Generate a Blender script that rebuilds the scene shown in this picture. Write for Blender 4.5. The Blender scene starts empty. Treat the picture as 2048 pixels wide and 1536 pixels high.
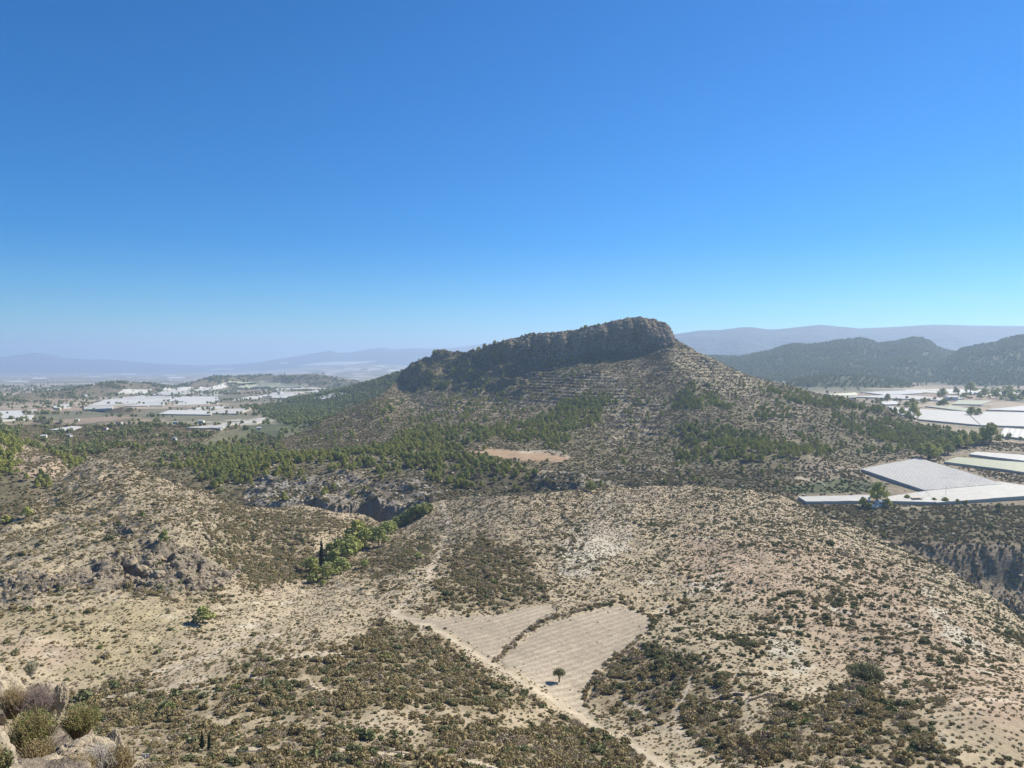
import bpy, math, numpy as np
from mathutils import Vector
rng = np.random.default_rng(7)
R = math.radians
H0 = 150.0                      # height of the viewpoint above datum
F = 1500.0; CX = 1024.0; HY = 720.0   # lens (photo pixels), horizon row
scene = bpy.context.scene

# ------------------------------------------------------------------ camera
cam = bpy.data.cameras.new('camera'); camo = bpy.data.objects.new('camera', cam)
scene.collection.objects.link(camo); scene.camera = camo
camo.location = (0, 0, H0); camo.rotation_euler = (R(90), 0, 0)
cam.sensor_width = 36; cam.lens = 36 * F / 2048; cam.shift_y = -(768 - HY) / 2048
cam.clip_start = 0.5; cam.clip_end = 60000
# ------------------------------------------------------------------ sky and sun
SUN_AZ, SUN_EL = 55.0, 40.0     # degrees right of the view direction, elevation
world = bpy.data.worlds.new('World'); scene.world = world; world.use_nodes = True
wt = world.node_tree; bg = wt.nodes['Background']
sky = wt.nodes.new('ShaderNodeTexSky'); sky.sky_type = 'NISHITA'; sky.sun_disc = False
sky.sun_elevation = R(SUN_EL); sky.sun_rotation = R(SUN_AZ)
sky.altitude = 300; sky.air_density = 1.0; sky.dust_density = 0.0; sky.ozone_density = 8.0
hs = wt.nodes.new('ShaderNodeHueSaturation'); hs.inputs['Saturation'].default_value = 1.42; hs.inputs['Hue'].default_value = .5
wt.links.new(sky.outputs[0], hs.inputs['Color']); tn = wt.nodes.new('ShaderNodeMix'); tn.data_type = 'RGBA'; tn.blend_type = 'MULTIPLY'; tn.inputs[0].default_value = 1; tn.inputs[7].default_value = (.55, .93, 1.0, 1)
wt.links.new(hs.outputs[0], tn.inputs[6]); wt.links.new(tn.outputs[2], bg.inputs[0])
bg.inputs[1].default_value = 0.062
sl = bpy.data.lights.new('sun', 'SUN'); sl.energy = 4.6; sl.angle = R(0.53); sl.color = (1.0, 0.935, 0.81)
so = bpy.data.objects.new('sun', sl); scene.collection.objects.link(so)
sd = Vector((math.sin(R(SUN_AZ)) * math.cos(R(SUN_EL)), math.cos(R(SUN_AZ)) * math.cos(R(SUN_EL)), math.sin(R(SUN_EL))))
so.rotation_euler = sd.to_track_quat('Z', 'Y').to_euler(); so.location = (300, 100, 600)
scene.view_settings.view_transform = 'Standard'; scene.view_settings.look = 'None'
scene.view_settings.exposure = 1.02; scene.view_settings.gamma = 1
scene.cycles.max_bounces = 4; scene.cycles.diffuse_bounces = 2; scene.cycles.glossy_bounces = 1
scene.cycles.transparent_max_bounces = 4; scene.cycles.volume_bounces = 1
scene.cycles.use_denoising = True

# ------------------------------------------------------------------ helpers
def ss(x, a, b):
    t = np.clip((x - a) / (b - a), 0, 1); return t * t * (3 - 2 * t)
_G = rng.normal(size=(256, 256, 2)); _G /= np.linalg.norm(_G, axis=2, keepdims=True)
_GX = np.ascontiguousarray(_G[..., 0]); _GY = np.ascontiguousarray(_G[..., 1])
def noise(x, y):
    xi = np.floor(x).astype(np.int64); yi = np.floor(y).astype(np.int64)
    fx = x - xi; fy = y - yi
    u = fx * fx * fx * (fx * (fx * 6 - 15) + 10); v = fy * fy * fy * (fy * (fy * 6 - 15) + 10)
    def g(dx, dy):
        a = (yi + dy) & 255; b = (xi + dx) & 255
        return _GX[a, b] * (fx - dx) + _GY[a, b] * (fy - dy)
    n00, n10, n01, n11 = g(0, 0), g(1, 0), g(0, 1), g(1, 1)
    a = n00 + (n10 - n00) * u; b = n01 + (n11 - n01) * u
    return (a + (b - a) * v) * 1.5
def fbm(x, y, wl, octv=4, seed=0, gain=0.5, ridged=False):
    s = np.zeros_like(x); amp = 1.0; tot = 0
    x = x / wl + seed * 17.3; y = y / wl + seed * 9.1
    for o in range(octv):
        n = noise(x, y)
        if ridged: n = 1 - 2 * np.abs(n)
        s += n * amp; tot += amp; amp *= gain
        x, y = (x * 1.6 + y * 1.2) + 3.1, (y * 1.6 - x * 1.2) + 7.7
    return s / tot
def tps(ctrl):
    c = np.array(ctrl, float); X = np.stack([c[:, 0] / 1000, c[:, 1] / 450], 1); v = np.log(c[:, 2])
    d = np.linalg.norm(X[:, None] - X[None], axis=2)
    K = d * d * np.log(d + 1e-9) + np.eye(len(X)) * 1e-4
    P = np.concatenate([np.ones((len(X), 1)), X], 1)
    A = np.block([[K, P], [P.T, np.zeros((3, 3))]])
    w = np.linalg.solve(A, np.concatenate([v, np.zeros(3)]))
    def f(px, py):
        sh = px.shape; q = np.stack([px.ravel() / 1000, py.ravel() / 450], 1)
        out = w[len(X)] + q[:, 0] * w[len(X) + 1] + q[:, 1] * w[len(X) + 2]
        for i in range(len(X)):
            r2 = (q[:, 0] - X[i, 0]) ** 2 + (q[:, 1] - X[i, 1]) ** 2
            out += w[i] * 0.5 * r2 * np.log(r2 + 1e-12)
        return np.exp(out.reshape(sh))
    return f
def poly(ctrl):
    c = sorted(ctrl); return [p[0] for p in c], [p[1] for p in c]

# ------------------------------------------------------------------ terrain: bearings (columns) x distance (rows)
PX0, PX1, NC = -330, 2380, 1180
PXC = np.linspace(PX0, PX1, NC)
DR = np.concatenate([np.geomspace(5, 90, 110, endpoint=False), np.geomspace(90, 450, 600, endpoint=False),
                     np.geomspace(450, 1260, 640, endpoint=False), np.geomspace(1260, 24000, 330)])
NR = len(DR)
S1 = [(-400,1130),(-200,1090),(0,1052),(20,1044),(62,1007),(120,957),(150,937),(180,925),(217,919),(265,930),(300,948),(390,978),(450,1003),
      (512,1015),(612,1010),(662,1022),(730,1032),(760,1046),(790,1040),(837,1014),(887,1000),(950,993),(1024,992),(1110,984),(1199,976),
      (1249,971),(1400,973),(1500,978),(1560,988),(1606,1014),(1650,1030),(1711,1052),(1794,1091),(1878,1129),(1948,1172),(1990,1200),
      (2048,1243),(2200,1360),(2400,1520)]
S2 = [(-400,850),(300,850),(480,852),(540,872),(560,880),(600,863),(650,838),(700,815),(740,799),(765,786),(780,776),(800,752),(822,725),(845,717),
      (860,714),(868,706),(885,702),(930,703),(950,704),(965,698),(990,687),(1024,676),(1060,669),(1100,667),(1130,665),(1163,660),
      (1199,652),(1224,646),(1245,641),(1262,637.5),(1285,637),(1300,639),(1320,645),(1333,651),(1341,657),(1345,670),(1352,680),
      (1394,704),(1424,717),(1459,734),(1489,747),(1536,761),(1586,772),(1636,787),(1676,793),(1716,802),(1766,815),(1800,832),
      (1850,850),(1920,866),(1990,884),(2048,888),(2400,888)]
C1 = [(-400,1900,45),(0,1900,46),(700,1900,47),(1300,1900,46),(2048,1900,45),(2400,1900,44),
 (-300,1700,68),(500,1700,72),(1000,1700,74),(1500,1700,70),(2048,1700,68),(2350,1700,64),
 (-300,1536,98),(0,1536,102),(500,1536,108),(1000,1536,107),(1500,1536,102),(2048,1536,98),(2350,1560,92),
 (-300,1400,138),(130,1400,152),(500,1400,143),(1000,1420,145),(1165,1430,155),(1500,1400,140),(1800,1400,132),(2048,1400,128),(2350,1450,115),
 (1118,1362,172),(1080,1300,191),(1250,1300,191),(1000,1310,188),(1200,1240,213),(1300,1240,214),(1110,1215,224),(830,1240,212),(950,1260,205),(1230,1215,224),
 (600,1300,180),(300,1300,184),(0,1300,176),(450,1210,232),(380,1250,205),(270,1350,167),(130,1230,205),
 (0,1200,218),(200,1185,228),(300,1170,236),(380,1180,236),(350,1130,262),(200,1120,262),(0,1100,272),(200,1050,312),(400,1060,306),(330,1010,350),(215,921,425),(100,1000,372),(20,1050,318),(400,985,405),(560,1020,398),(500,1100,322),
 (700,1036,412),(760,1048,418),(620,1168,285),(700,1112,338),(640,1062,362),(560,1160,285),(800,1110,322),(800,1200,235),(700,1210,235),
 (1000,1100,308),(1000,1000,402),(1200,1150,264),(1200,1050,345),(1250,973,440),(1400,1100,298),(1500,1000,405),(1500,1200,225),(1400,1300,180),
 (1600,1100,292),(1600,1014,415),(1700,1300,182),(1800,1100,345),(1800,1200,236),(1900,1160,292),(2048,1248,255),(2048,1350,165),(1900,1250,205),(850,1010,425),(900,1002,430),(-300,1130,300),(-300,1250,200),(2350,1500,130),(2200,1370,185)]
C2 = [(-350,1080,370),(-300,1000,440),(0,1040,400),(0,1000,435),(60,1000,440),(150,935,540),(-300,880,560),(0,960,455),(0,905,530),(0,878,560),(0,862,800),(100,916,525),(110,895,700),(150,900,640),
 (250,905,610),(0,850,900),(-300,850,900),(300,850,900),(480,853,885),(560,881,765),(520,900,660),(600,866,830),(650,840,880),(700,817,955),(765,787,1080),(650,880,720),(700,850,810),(760,820,870),
 (400,950,520),(500,1005,440),(500,962,492),(600,1004,440),(600,958,498),(660,1015,430),(740,1028,426),(740,972,485),(850,1003,446),(850,962,500),(600,920,570),(780,900,600),(780,1035,428),
 (900,890,620),(900,860,690),(1000,860,680),(1000,900,585),(1040,910,560),(1130,915,552),(950,905,575),(1000,975,492),(1100,980,487),(1100,955,505),(1300,965,492),(1200,965,494),(1180,925,545),
 (1285,638,1000),(1330,652,985),(1200,653,1025),(1100,668,1068),(1024,677,1118),(950,705,1185),(870,706,1255),(822,727,1270),(795,762,1230),
 (1290,650,975),(1290,688,955),(1290,720,915),(1290,760,850),(1290,800,790),(1290,850,700),(1290,900,610),
 (1200,665,1000),(1200,695,980),(1200,740,900),(1200,800,800),(1200,860,690),
 (1100,680,1045),(1100,718,1018),(1100,755,935),(1100,790,860),(1100,840,740),(1100,880,640),
 (1000,692,1100),(1000,740,1035),(1000,778,960),(1000,805,900),(1000,840,755),(1045,725,1045),(1045,762,965),
 (900,718,1215),(900,750,1135),(900,790,1030),(900,815,900),(900,840,780),(950,745,1080),(950,788,990),(850,750,1180),(850,787,1080),(820,745,1235),(808,780,1190),(820,815,985),(770,803,985),
 (1344,676,950),(1344,700,912),(1345,730,868),(1420,732,905),(1400,760,825),(1400,800,755),(1400,850,675),(1440,725,930),
 (1500,753,880),(1500,790,790),(1600,790,840),(1600,830,740),(1500,850,665),(1600,900,585),(1500,940,520),(1400,900,590),(1400,960,497),
 (1740,935,560),(1838,915,600),(1600,990,480),(1750,1003,470),(1850,1003,472),(2048,1008,470),(2048,920,590),(1850,890,650),(1766,818,830),(1700,803,850),(1700,850,735),
 (1850,852,770),(1990,885,672),(2048,889,668),(2380,890,665),(2350,1000,470),(2200,1010,465),
 (1750,1060,430),(1850,1088,412),(2000,1083,414),(2100,1095,414),(1850,1125,402),(1950,1160,396),(2000,1178,394),(2100,1200,394),(2000,1206,386),(2100,1280,376),(2350,1150,412),(2350,1300,380),(2350,1450,350),(1640,1020,452),(1700,1040,438)]
f1, f2 = tps(C1), tps(C2)
s1 = np.interp(PXC, *poly(S1)); s2 = np.interp(PXC, *poly(S2))
# a ragged skyline on the rocky hill and the near crests
s1 = s1 + 2.0 * fbm(PXC, PXC * 0, 30, 4, 5); s2 = s2 + np.where((PXC > 780) & (PXC < 1350), 1.6, .6) * fbm(PXC, PXC * 0, 14, 4, 6)
def zfar_plain(px, D):
    lD = np.log(D)
    zl = np.interp(lD, np.log([400, 900, 1100, 2000, 3000, 6000, 14000, 24000]), [-76, -78, -84, -98, -111, -160, -235, -290])
    zr = np.interp(lD, np.log([400, 660, 1000, 1400, 2000, 3000, 6000, 14000, 24000]), [-74, -74, -70, -62, -62, -75, -110, -235, -290])
    zl = zl + 165 * np.exp(-((px - 740) / 190) ** 2) * ss(D, 5000, 13500)
    return zl + (zr - zl) * ss(px, 900, 1350)
# far ridges: (crest distance, width near/far, silhouette points)
def ridge(px, D, x, y, Dc, wn, wf, sil, seed, rough):
    cy = np.interp(px, *poly(sil), left=999, right=999)
    Dcv = Dc(px) if callable(Dc) else Dc
    warp = rough * fbm(x, y, wn * 0.9, 4, seed, ridged=True)
    zc = -(cy - HY) / F * Dcv
    t = (D - Dcv) / np.where(D < Dcv, wn, wf)
    g = np.clip(1 - np.abs(t), 0, 1)
    tt = np.clip(np.abs(t), 0, 1)
    base = zfar_plain(px, D) - 12
    h = base + (zc - base) * (g ** 1.15)
    return h + (warp - rough * .35) * 4 * tt * g
SIL_LOW = [(-400,800),(0,793),(60,786),(100,784),(160,775),(215,765),(250,764),(330,770),(350,774),(380,766),(430,752),(470,753),(515,750),(560,750),(620,747),(640,748),(690,756),(720,765),(780,778),(840,800)]
SIL_FOR = [(400,835),(500,818),(560,805),(650,788),(740,764),(800,746),(860,738),(950,735)]
SIL_CON = [(170,838),(200,826),(225,818),(245,814),(265,816),(290,828),(320,842)]
SIL_CON2 = [(-200,870),(40,855),(70,838),(95,832),(120,838),(150,860)]
SIL_WD1 = [(1540,790),(1580,763),(1620,753),(1680,751),(1740,753),(1790,760),(1820,768),(1850,790)]
SIL_WD2 = [(1330,712),(1400,714),(1430,713),(1480,714),(1540,702),(1580,689),(1620,690),(1650,686),(1690,680),(1722,677),(1740,680),(1755,688),(1780,685),(1805,680),(1825,676),(1845,677),(1860,683),(1880,697),(1905,704),(1930,706),(2000,712),(2060,716),(2380,730)]
SIL_WD3 = [(1780,760),(1850,735),(1900,714),(1925,698),(1960,690),(1990,686),(2015,676),(2048,671),(2120,660),(2250,668),(2380,650)]
SIL_M0 = [(-400,716),(-100,722),(0,715),(30,710),(70,705),(100,709),(130,716),(180,719),(210,718),(250,722),(300,726),(400,731),(470,728),(520,724),(560,717),(600,711),(660,701),(680,706),(720,709),(900,715)]
SIL_M1 = [(520,735),(560,722),(600,716),(650,708),(700,704),(740,698),(765,695),(785,699),(830,696),(880,697),(930,692),(960,688),(985,685),(1100,678),(1345,668),(1400,660),(1440,659),(1480,654),(1500,653),(1540,658),(1560,657),(1640,648),(1660,650),(1720,656),(1800,652),(1870,648),(1950,650),(2048,651),(2380,655)]
def far_z(px, D, x, y):
    z = zfar_plain(px, D) + 3 * fbm(x, y, 500, 4, 3) * ss(D, 900, 1500)
    comp = np.full(px.shape, 4, np.int8)
    def add(h, c):
        nonlocal z, comp
        m = h > z; comp = np.where(m, c, comp); z = np.where(m, h, z)
    add(ridge(px, D, x, y, lambda p: np.interp(p, [0, 150, 330, 500], [1750, 2050, 2500, 3150]), 270, 260, SIL_LOW, 1, 14), 5)
    add(ridge(px, D, x, y, 1650, 500, 700, SIL_FOR, 2, 1.2), 9)
    add(ridge(px, D, x, y, 1240, 90, 80, SIL_CON, 3, 1.5), 5)
    add(ridge(px, D, x, y, 1000, 60, 60, SIL_CON2, 4, 1.0), 5)
    add(ridge(px, D, x, y, 1750, 150, 200, SIL_WD1, 5, 2), 6)
    add(ridge(px, D, x, y, 2950, 1000, 700, SIL_WD2, 6, 40), 6)
    add(ridge(px, D, x, y, 2500, 800, 700, SIL_WD3, 7, 34), 6)
    add(ridge(px, D, x, y, 15500, 3000, 2500, SIL_M0, 8, 60), 7)
    add(ridge(px, D, x, y, lambda p: 15500 - 8800 * ss(p, 1000, 1340), 1900, 3000, SIL_M1, 9, 90), 7)
    return z, comp

Z = np.empty((NR, NC)); LAY = np.empty((NR, NC), np.int8); COMP = np.zeros((NR, NC), np.int8)
GPX = np.broadcast_to(PXC[None], (NR, NC)); GD = np.broadcast_to(DR[:, None], (NR, NC))
GX = (GPX - CX) / F * GD; GY = GD
Zf, Cf = far_z(GPX, GD, GX, GY)
N1, N2 = 500, 460
T1 = np.linspace(0, 1, N1)[:, None]; T2 = np.linspace(0, 1, N2)[:, None]
PY1 = 1900 + (s1[None] - 1900) * T1; D1 = f1(np.broadcast_to(PXC[None], PY1.shape), PY1)
D1 = np.maximum.accumulate(D1 + np.arange(N1)[:, None] * 1e-3, 0)
PY2 = s1[None] + (s2[None] - s1[None]) * T2; D2 = f2(np.broadcast_to(PXC[None], PY2.shape), PY2)
D2 = np.maximum(D2, D1[-1][None] * 1.05 + 3); D2 = np.maximum.accumulate(D2 + np.arange(N2)[:, None] * 1e-3, 0)
DS1, DS2 = D1[-1].copy(), D2[-1].copy()
# smooth crest distances so the hidden backs stay coherent
for j in range(NC):
    d1, z1 = D1[:, j], -(PY1[:, j] - HY) / F * D1[:, j]
    d2, z2 = D2[:, j], -(PY2[:, j] - HY) / F * D2[:, j]
    gap = d2[0] - d1[-1]; k = np.linspace(0, 1, 14)[1:-1]
    dg = d1[-1] + gap * k; zg = z1[-1] + (z2[0] - z1[-1]) * k - np.sin(np.pi * k) * min(gap * .35, 16)
    dn = np.array([5., 12., 25.]); zn = np.array([-8., -12.5, -21.])
    d = np.concatenate([dn, d1, dg, d2]); z = np.concatenate([zn, z1, zg, z2])
    col = np.interp(DR, d, z)
    far = DR > d2[-1]
    zfe = np.interp(d2[-1], DR, Zf[:, j])
    L = 40 + 1.6 * max(z2[-1] - zfe, 0)
    col[far] = Zf[far, j] + (z2[-1] - zfe) * np.exp(-(DR[far] - d2[-1]) / L) - 0 * L
    Z[:, j] = col
    LAY[:, j] = np.where(DR <= DS1[j], 1, np.where(DR <= d2[-1], 2, 3))
COMP[:] = np.where(LAY == 1, 1, np.where(LAY == 2, 2, Cf))
# rocky crag below the viewpoint, left corner
zc = np.interp(DR, [5, 6, 9, 12, 14.5, 16, 20, 30, 60], [-4.6, -4.6, -5.2, -6.3, -7.1, -8.3, -14, -26, -60])[:, None] - 9 * ss(GPX, 175, 330)
zc = zc - 0.5 * fbm(GX, GY, 1.6, 4, 12)
zc = np.where(DR[:, None] < 40, zc, -999)
CRAG = (zc > Z)
Z = np.maximum(Z, zc)
PY = HY - Z / GD * F

# ------------------------------------------------------------------ region maps, drawn over the ground as seen from the viewpoint
RS = 4; rx = np.arange(PX0, PX1 + RS, RS, dtype=float); ry = np.arange(600, 1920, RS, dtype=float)
RXX, RYY = np.meshgrid(rx, ry)
def sdpoly(pts):
    p = np.array(pts, float); q = np.roll(p, -1, 0); d = np.full(RXX.shape, 1e9); ins = np.zeros(RXX.shape, bool)
    for (x0, y0), (x1, y1) in zip(p, q):
        ex, ey = x1 - x0, y1 - y0; wx, wy = RXX - x0, RYY - y0
        t = np.clip((wx * ex + wy * ey) / (ex * ex + ey * ey + 1e-9), 0, 1)
        d = np.minimum(d, np.hypot(wx - ex * t, wy - ey * t))
        c = ((y0 > RYY) != (y1 > RYY)) & (RXX < (x1 - x0) * (RYY - y0) / (y1 - y0 + 1e-9) + x0)
        ins ^= c
    return np.where(ins, -d, d)
def pm(polys, soft=8):
    m = np.zeros(RXX.shape)
    for p in polys: m = np.maximum(m, 1 - ss(sdpoly(p), -soft, soft))
    return m
def lm(lines, w):
    m = np.zeros(RXX.shape)
    for ln in lines:
        p = np.array(ln, float); d = np.full(RXX.shape, 1e9)
        for (x0, y0), (x1, y1) in zip(p[:-1], p[1:]):
            ex, ey = x1 - x0, y1 - y0; wx, wy = RXX - x0, RYY - y0
            t = np.clip((wx * ex + wy * ey) / (ex * ex + ey * ey + 1e-9), 0, 1)
            d = np.minimum(d, np.hypot(wx - ex * t, wy - ey * t))
        m = np.maximum(m, 1 - ss(d, w * .5, w * 1.3))
    return m
def samp(m, px, py):
    fx = np.clip((px - rx[0]) / RS, 0, len(rx) - 1.001); fy = np.clip((py - ry[0]) / RS, 0, len(ry) - 1.001)
    i = fx.astype(int); j = fy.astype(int); fx = fx - i; fy = fy - j
    return (m[j, i] * (1 - fx) + m[j, i + 1] * fx) * (1 - fy) + (m[j + 1, i] * (1 - fx) + m[j + 1, i + 1] * fx) * fy
FIELD_A = [(805,1240),(860,1236),(930,1236),(1000,1228),(1060,1215),(1108,1209),(1112,1222),(1085,1240),(1050,1262),(1015,1292),(985,1316),(950,1296),(905,1266),(860,1247)]
FIELD_B = [(1000,1322),(1040,1285),(1070,1262),(1120,1240),(1185,1222),(1230,1212),(1270,1222),(1308,1244),(1290,1268),(1255,1293),(1215,1322),(1190,1350),(1168,1385),(1166,1412),(1188,1440),(1170,1436),(1130,1408),(1060,1362)]
FIELD_O = [(936,902),(985,898),(1040,901),(1090,906),(1146,916),(1120,925),(1060,923),(1000,917),(955,911)]
DENSE1 = [
 [(280,1450),(700,1440),(1160,1440),(1290,1500),(1300,1560),(280,1560)],[(640,1240),(740,1200),(800,1250),(700,1290)],[(430,1000),(560,1012),(740,1030),(755,1060),(640,1080),(620,1165),(480,1200),(400,1090)],[(1850,1000),(2048,1020)],
 [(420,1400),(470,1330),(560,1300),(680,1280),(740,1245),(800,1248),(880,1268),(960,1320),(1030,1375),(1080,1420),(1000,1440),(860,1420),(700,1445),(560,1440),(430,1450)],
 [(100,1400),(150,1370),(250,1350),(400,1380),(430,1460),(300,1480),(150,1480)],[(1180,1340),(1250,1300),(1300,1270),(1340,1290),(1430,1340),(1500,1370),(1480,1440),(1560,1536),(1420,1536),(1330,1450),(1220,1440),(1175,1400)],
 [(880,1110),(960,1050),(1040,1080),(1100,1170),(1100,1205),(1000,1228),(840,1232),(860,1190),(890,1160)],
 [(1500,1440),(1560,1400),(1640,1370),(1720,1360),(1800,1400),(1860,1440),(1920,1536),(1500,1536)],
 [(1680,1330),(1720,1300),(1780,1360),(1760,1390),(1700,1380)],
 [(450,1040),(560,1040),(650,1060),(640,1130),(590,1180),(480,1190),(420,1110)],
 [(230,1165),(380,1160),(470,1170),(420,1215),(330,1225),(240,1200)],
 [(780,1100),(860,1060),(880,1110),(800,1150),(700,1150),(690,1120)],
 ]
DENSE1B = [[(1290,1180),(1400,1150),(1450,1200),(1380,1260),(1320,1250)],[(1600,1150),(1700,1140),(1740,1200),(1640,1240)],[(1760,1230),(1880,1260),(1960,1330),(1850,1340)],[(1430,1260),(1540,1250),(1560,1330),(1460,1340)]]
BARE1 = [[(20,1265),(110,1270),(190,1320),(120,1345),(40,1300)],[(560,1180),(720,1160),(780,1230),(700,1290),(600,1260),(520,1235)],
 [(390,1290),(470,1230),(560,1180),(640,1180),(520,1250),(440,1320)],[(1400,1130),(1560,1120),(1600,1170),(1480,1190)],
 [(1560,1330),(1690,1330),(1700,1380),(1600,1400)],[(1900,1370),(2060,1340),(2060,1480),(1960,1480)],[(1180,1060),(1330,1080),(1300,1120),(1180,1110)],
 [(700,1430),(820,1440),(860,1480),(740,1470)],[(1300,1480),(1350,1460),(1430,1536),(1290,1536)]]
GRASS1 = [[(80,1220),(330,1215),(360,1270),(300,1330),(200,1370),(120,1340),(180,1300),(60,1260),(0,1260),(0,1220)],[(260,1030),(370,1040),(370,1070),(290,1060)]]
PINK1 = [[(1350,1060),(1700,1080),(1900,1200),(2060,1330),(2060,1480),(1800,1390),(1560,1250),(1380,1160)],[(0,1275),(180,1290),(160,1330),(40,1310)],[(1640,1300),(1710,1310),(1700,1345),(1630,1340)],[(480,1120),(600,1160),(560,1190),(440,1170)]]
WHITE1 = [[(1130,1060),(1200,985),(1280,990),(1260,1090),(1180,1160),(1110,1150)],[(1560,1280),(1650,1330),(1600,1340),(1540,1320)],[(1850,1180),(1930,1250),(1990,1320),(1900,1280)],[(1370,1170),(1440,1140),(1440,1170),(1380,1200)]]
ROCK1 = [[(200,1120),(300,1080),(400,1090),(470,1150),(440,1175),(330,1190),(250,1185),(160,1170),(60,1200),(0,1200),(0,1160),(100,1150)],[(220,1040),(290,1060),(270,1075),(230,1070)]]
PATHS1 = [[(785,1228),(850,1246),(920,1286),(990,1328),(1050,1370),(1110,1405),(1165,1440),(1210,1466),(1280,1500),(1350,1545)],
 ]
PATHS1B = [[(470,1497),(560,1497),(700,1499)],[(760,1501),(860,1509),(930,1523),(1000,1540)]]
THIN1 = [[(885,1010),(900,1060),(878,1110),(850,1160),(790,1225)],[(1378,1360),(1366,1400),(1350,1440)],[(1240,1394),(1262,1410),(1292,1424)],
 [(1350,1455),(1385,1478),(1410,1500),(1440,1530)],[(300,1345),(370,1330),(460,1290),(560,1268)],[(200,1400),(330,1382),(420,1350)],[(1420,1395),(1450,1388),(1490,1392),(1500,1410)],
 [(1425,1400),(1440,1430)],[(500,1355),(620,1368),(660,1385)],[(560,1318),(680,1310)],[(1760,1370),(1800,1350)]]
PINE2 = {0.95: [
 [(400,915),(430,885),(560,905),(700,908),(780,882),(850,852),(930,855),(960,850),(1000,875),(930,905),(1000,925),(1080,935),(1060,965),(950,988),(860,965),(800,948),(700,950),(620,940),(560,958),(490,975),(440,990),(380,955),(290,935)],
 [(960,865),(1010,850),(1080,830),(1150,790),(1230,785),(1225,805),(1190,850),(1140,882),(1090,893),(1000,880)],
 [(1325,862),(1420,857),(1500,868),(1560,882),(1620,882),(1660,905),(1640,928),(1500,935),(1400,933),(1330,920),(1330,900),(1375,890)],
 [(1345,785),(1380,768),(1435,772),(1460,800),(1490,812),(1420,818),(1340,825),(1310,812)],[(1400,811),(1500,817),(1570,830),(1620,842),(1560,848),(1460,832),(1400,822)],
 [(1500,762),(1560,775),(1700,802),(1770,818),(1765,828),(1690,828),(1640,818),(1550,812),(1540,798),(1480,772)],
 [(1640,820),(1700,835),(1780,838),(1860,852),(1985,868),(1990,888),(1920,895),(1890,915),(1840,920),(1780,895),(1740,885),(1700,868),(1660,838)],
 [(1560,912),(1620,892),(1680,903),(1650,918),(1590,930),(1560,932)],[(1700,893),(1800,897),(1790,913),(1720,913)],
 [(0,868),(60,888),(95,905),(40,900),(20,960),(-200,980),(-200,860)],[(100,905),(165,922),(165,938),(110,925)],[(30,965),(100,958),(110,975),(40,988)]],
 0.55: [[(560,880),(640,850),(700,870),(620,890)],[(790,790),(860,724),(940,718),(1000,692),(1040,700),(980,745),(1020,790),(1060,815),(1000,845),(900,830),(860,795)],[(760,850),(880,800),(1000,840),(960,870),(800,880)],
 [(1040,700),(1120,690),(1180,760),(1100,770)],[(1240,800),(1320,780),(1300,870),(1230,860)],[(1540,845),(1620,835),(1700,880),(1600,890)],[(1750,1020),(1850,1015),(2048,1030),(2048,1060),(1800,1050)],
[(150,890),(300,880),(330,910),(260,925)]]}
TERR2 = [[(770,800),(860,785),(1060,785),(1080,800),(1000,835),(800,830)],[(1060,740),(1240,745),(1260,800),(1140,830),(1040,800)],[(1340,690),(1500,750),(1500,800),(1400,780)],[(1180,935),(1400,940),(1400,965),(1150,965)],[(1500,800),(1620,815),(1600,870),(1500,840)],[(1190,790),(1320,800),(1320,880),(1210,900)]]
BAD2 = [[(485,1010),(500,965),(540,952),(600,955),(680,945),(760,965),(850,955),(880,985),(860,1010),(780,1050),(640,1020),(560,1020)],[(1640,1060),(1850,1080),(2048,1088),(2400,1090),(2400,1230),(1990,1220),(1860,1130)],[(1075,945),(1170,950),(1170,978),(1060,978)]]
CLIFF2 = [[(1335,650),(1345,690),(1300,692),(1240,697),(1180,700),(1120,722),(1060,728),(1010,712),(1000,685),(1150,655),(1290,630)]]
LIT2 = [[(1345,690),(1420,715),(1560,765),(1500,790),(1420,770),(1350,740)]]  # right-hand slope of the hill that gets a painted sunlit tone
PATHS2 = [[(182,917),(165,935),(140,946),(124,958)],[(1085,941),(1130,948),(1180,958),(1220,966),(1245,972)],[(1590,955),(1650,965),(1700,985)],[(1600,1005),(1700,1008),(1740,1012),(1850,1018)],[(1040,903),(1100,902),(1140,914)]]
FARF = [[(540,878),(560,850),(520,832),(510,818),(600,806),(640,788),(740,762),(860,735),(870,800),(640,860)]]
ORCH = [[(400,888),(440,862),(500,850),(570,840),(620,845),(560,868),(500,880),(430,892)],[(1560,975),(1680,958),(1780,968),(1760,985),(1590,988)]]

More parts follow.
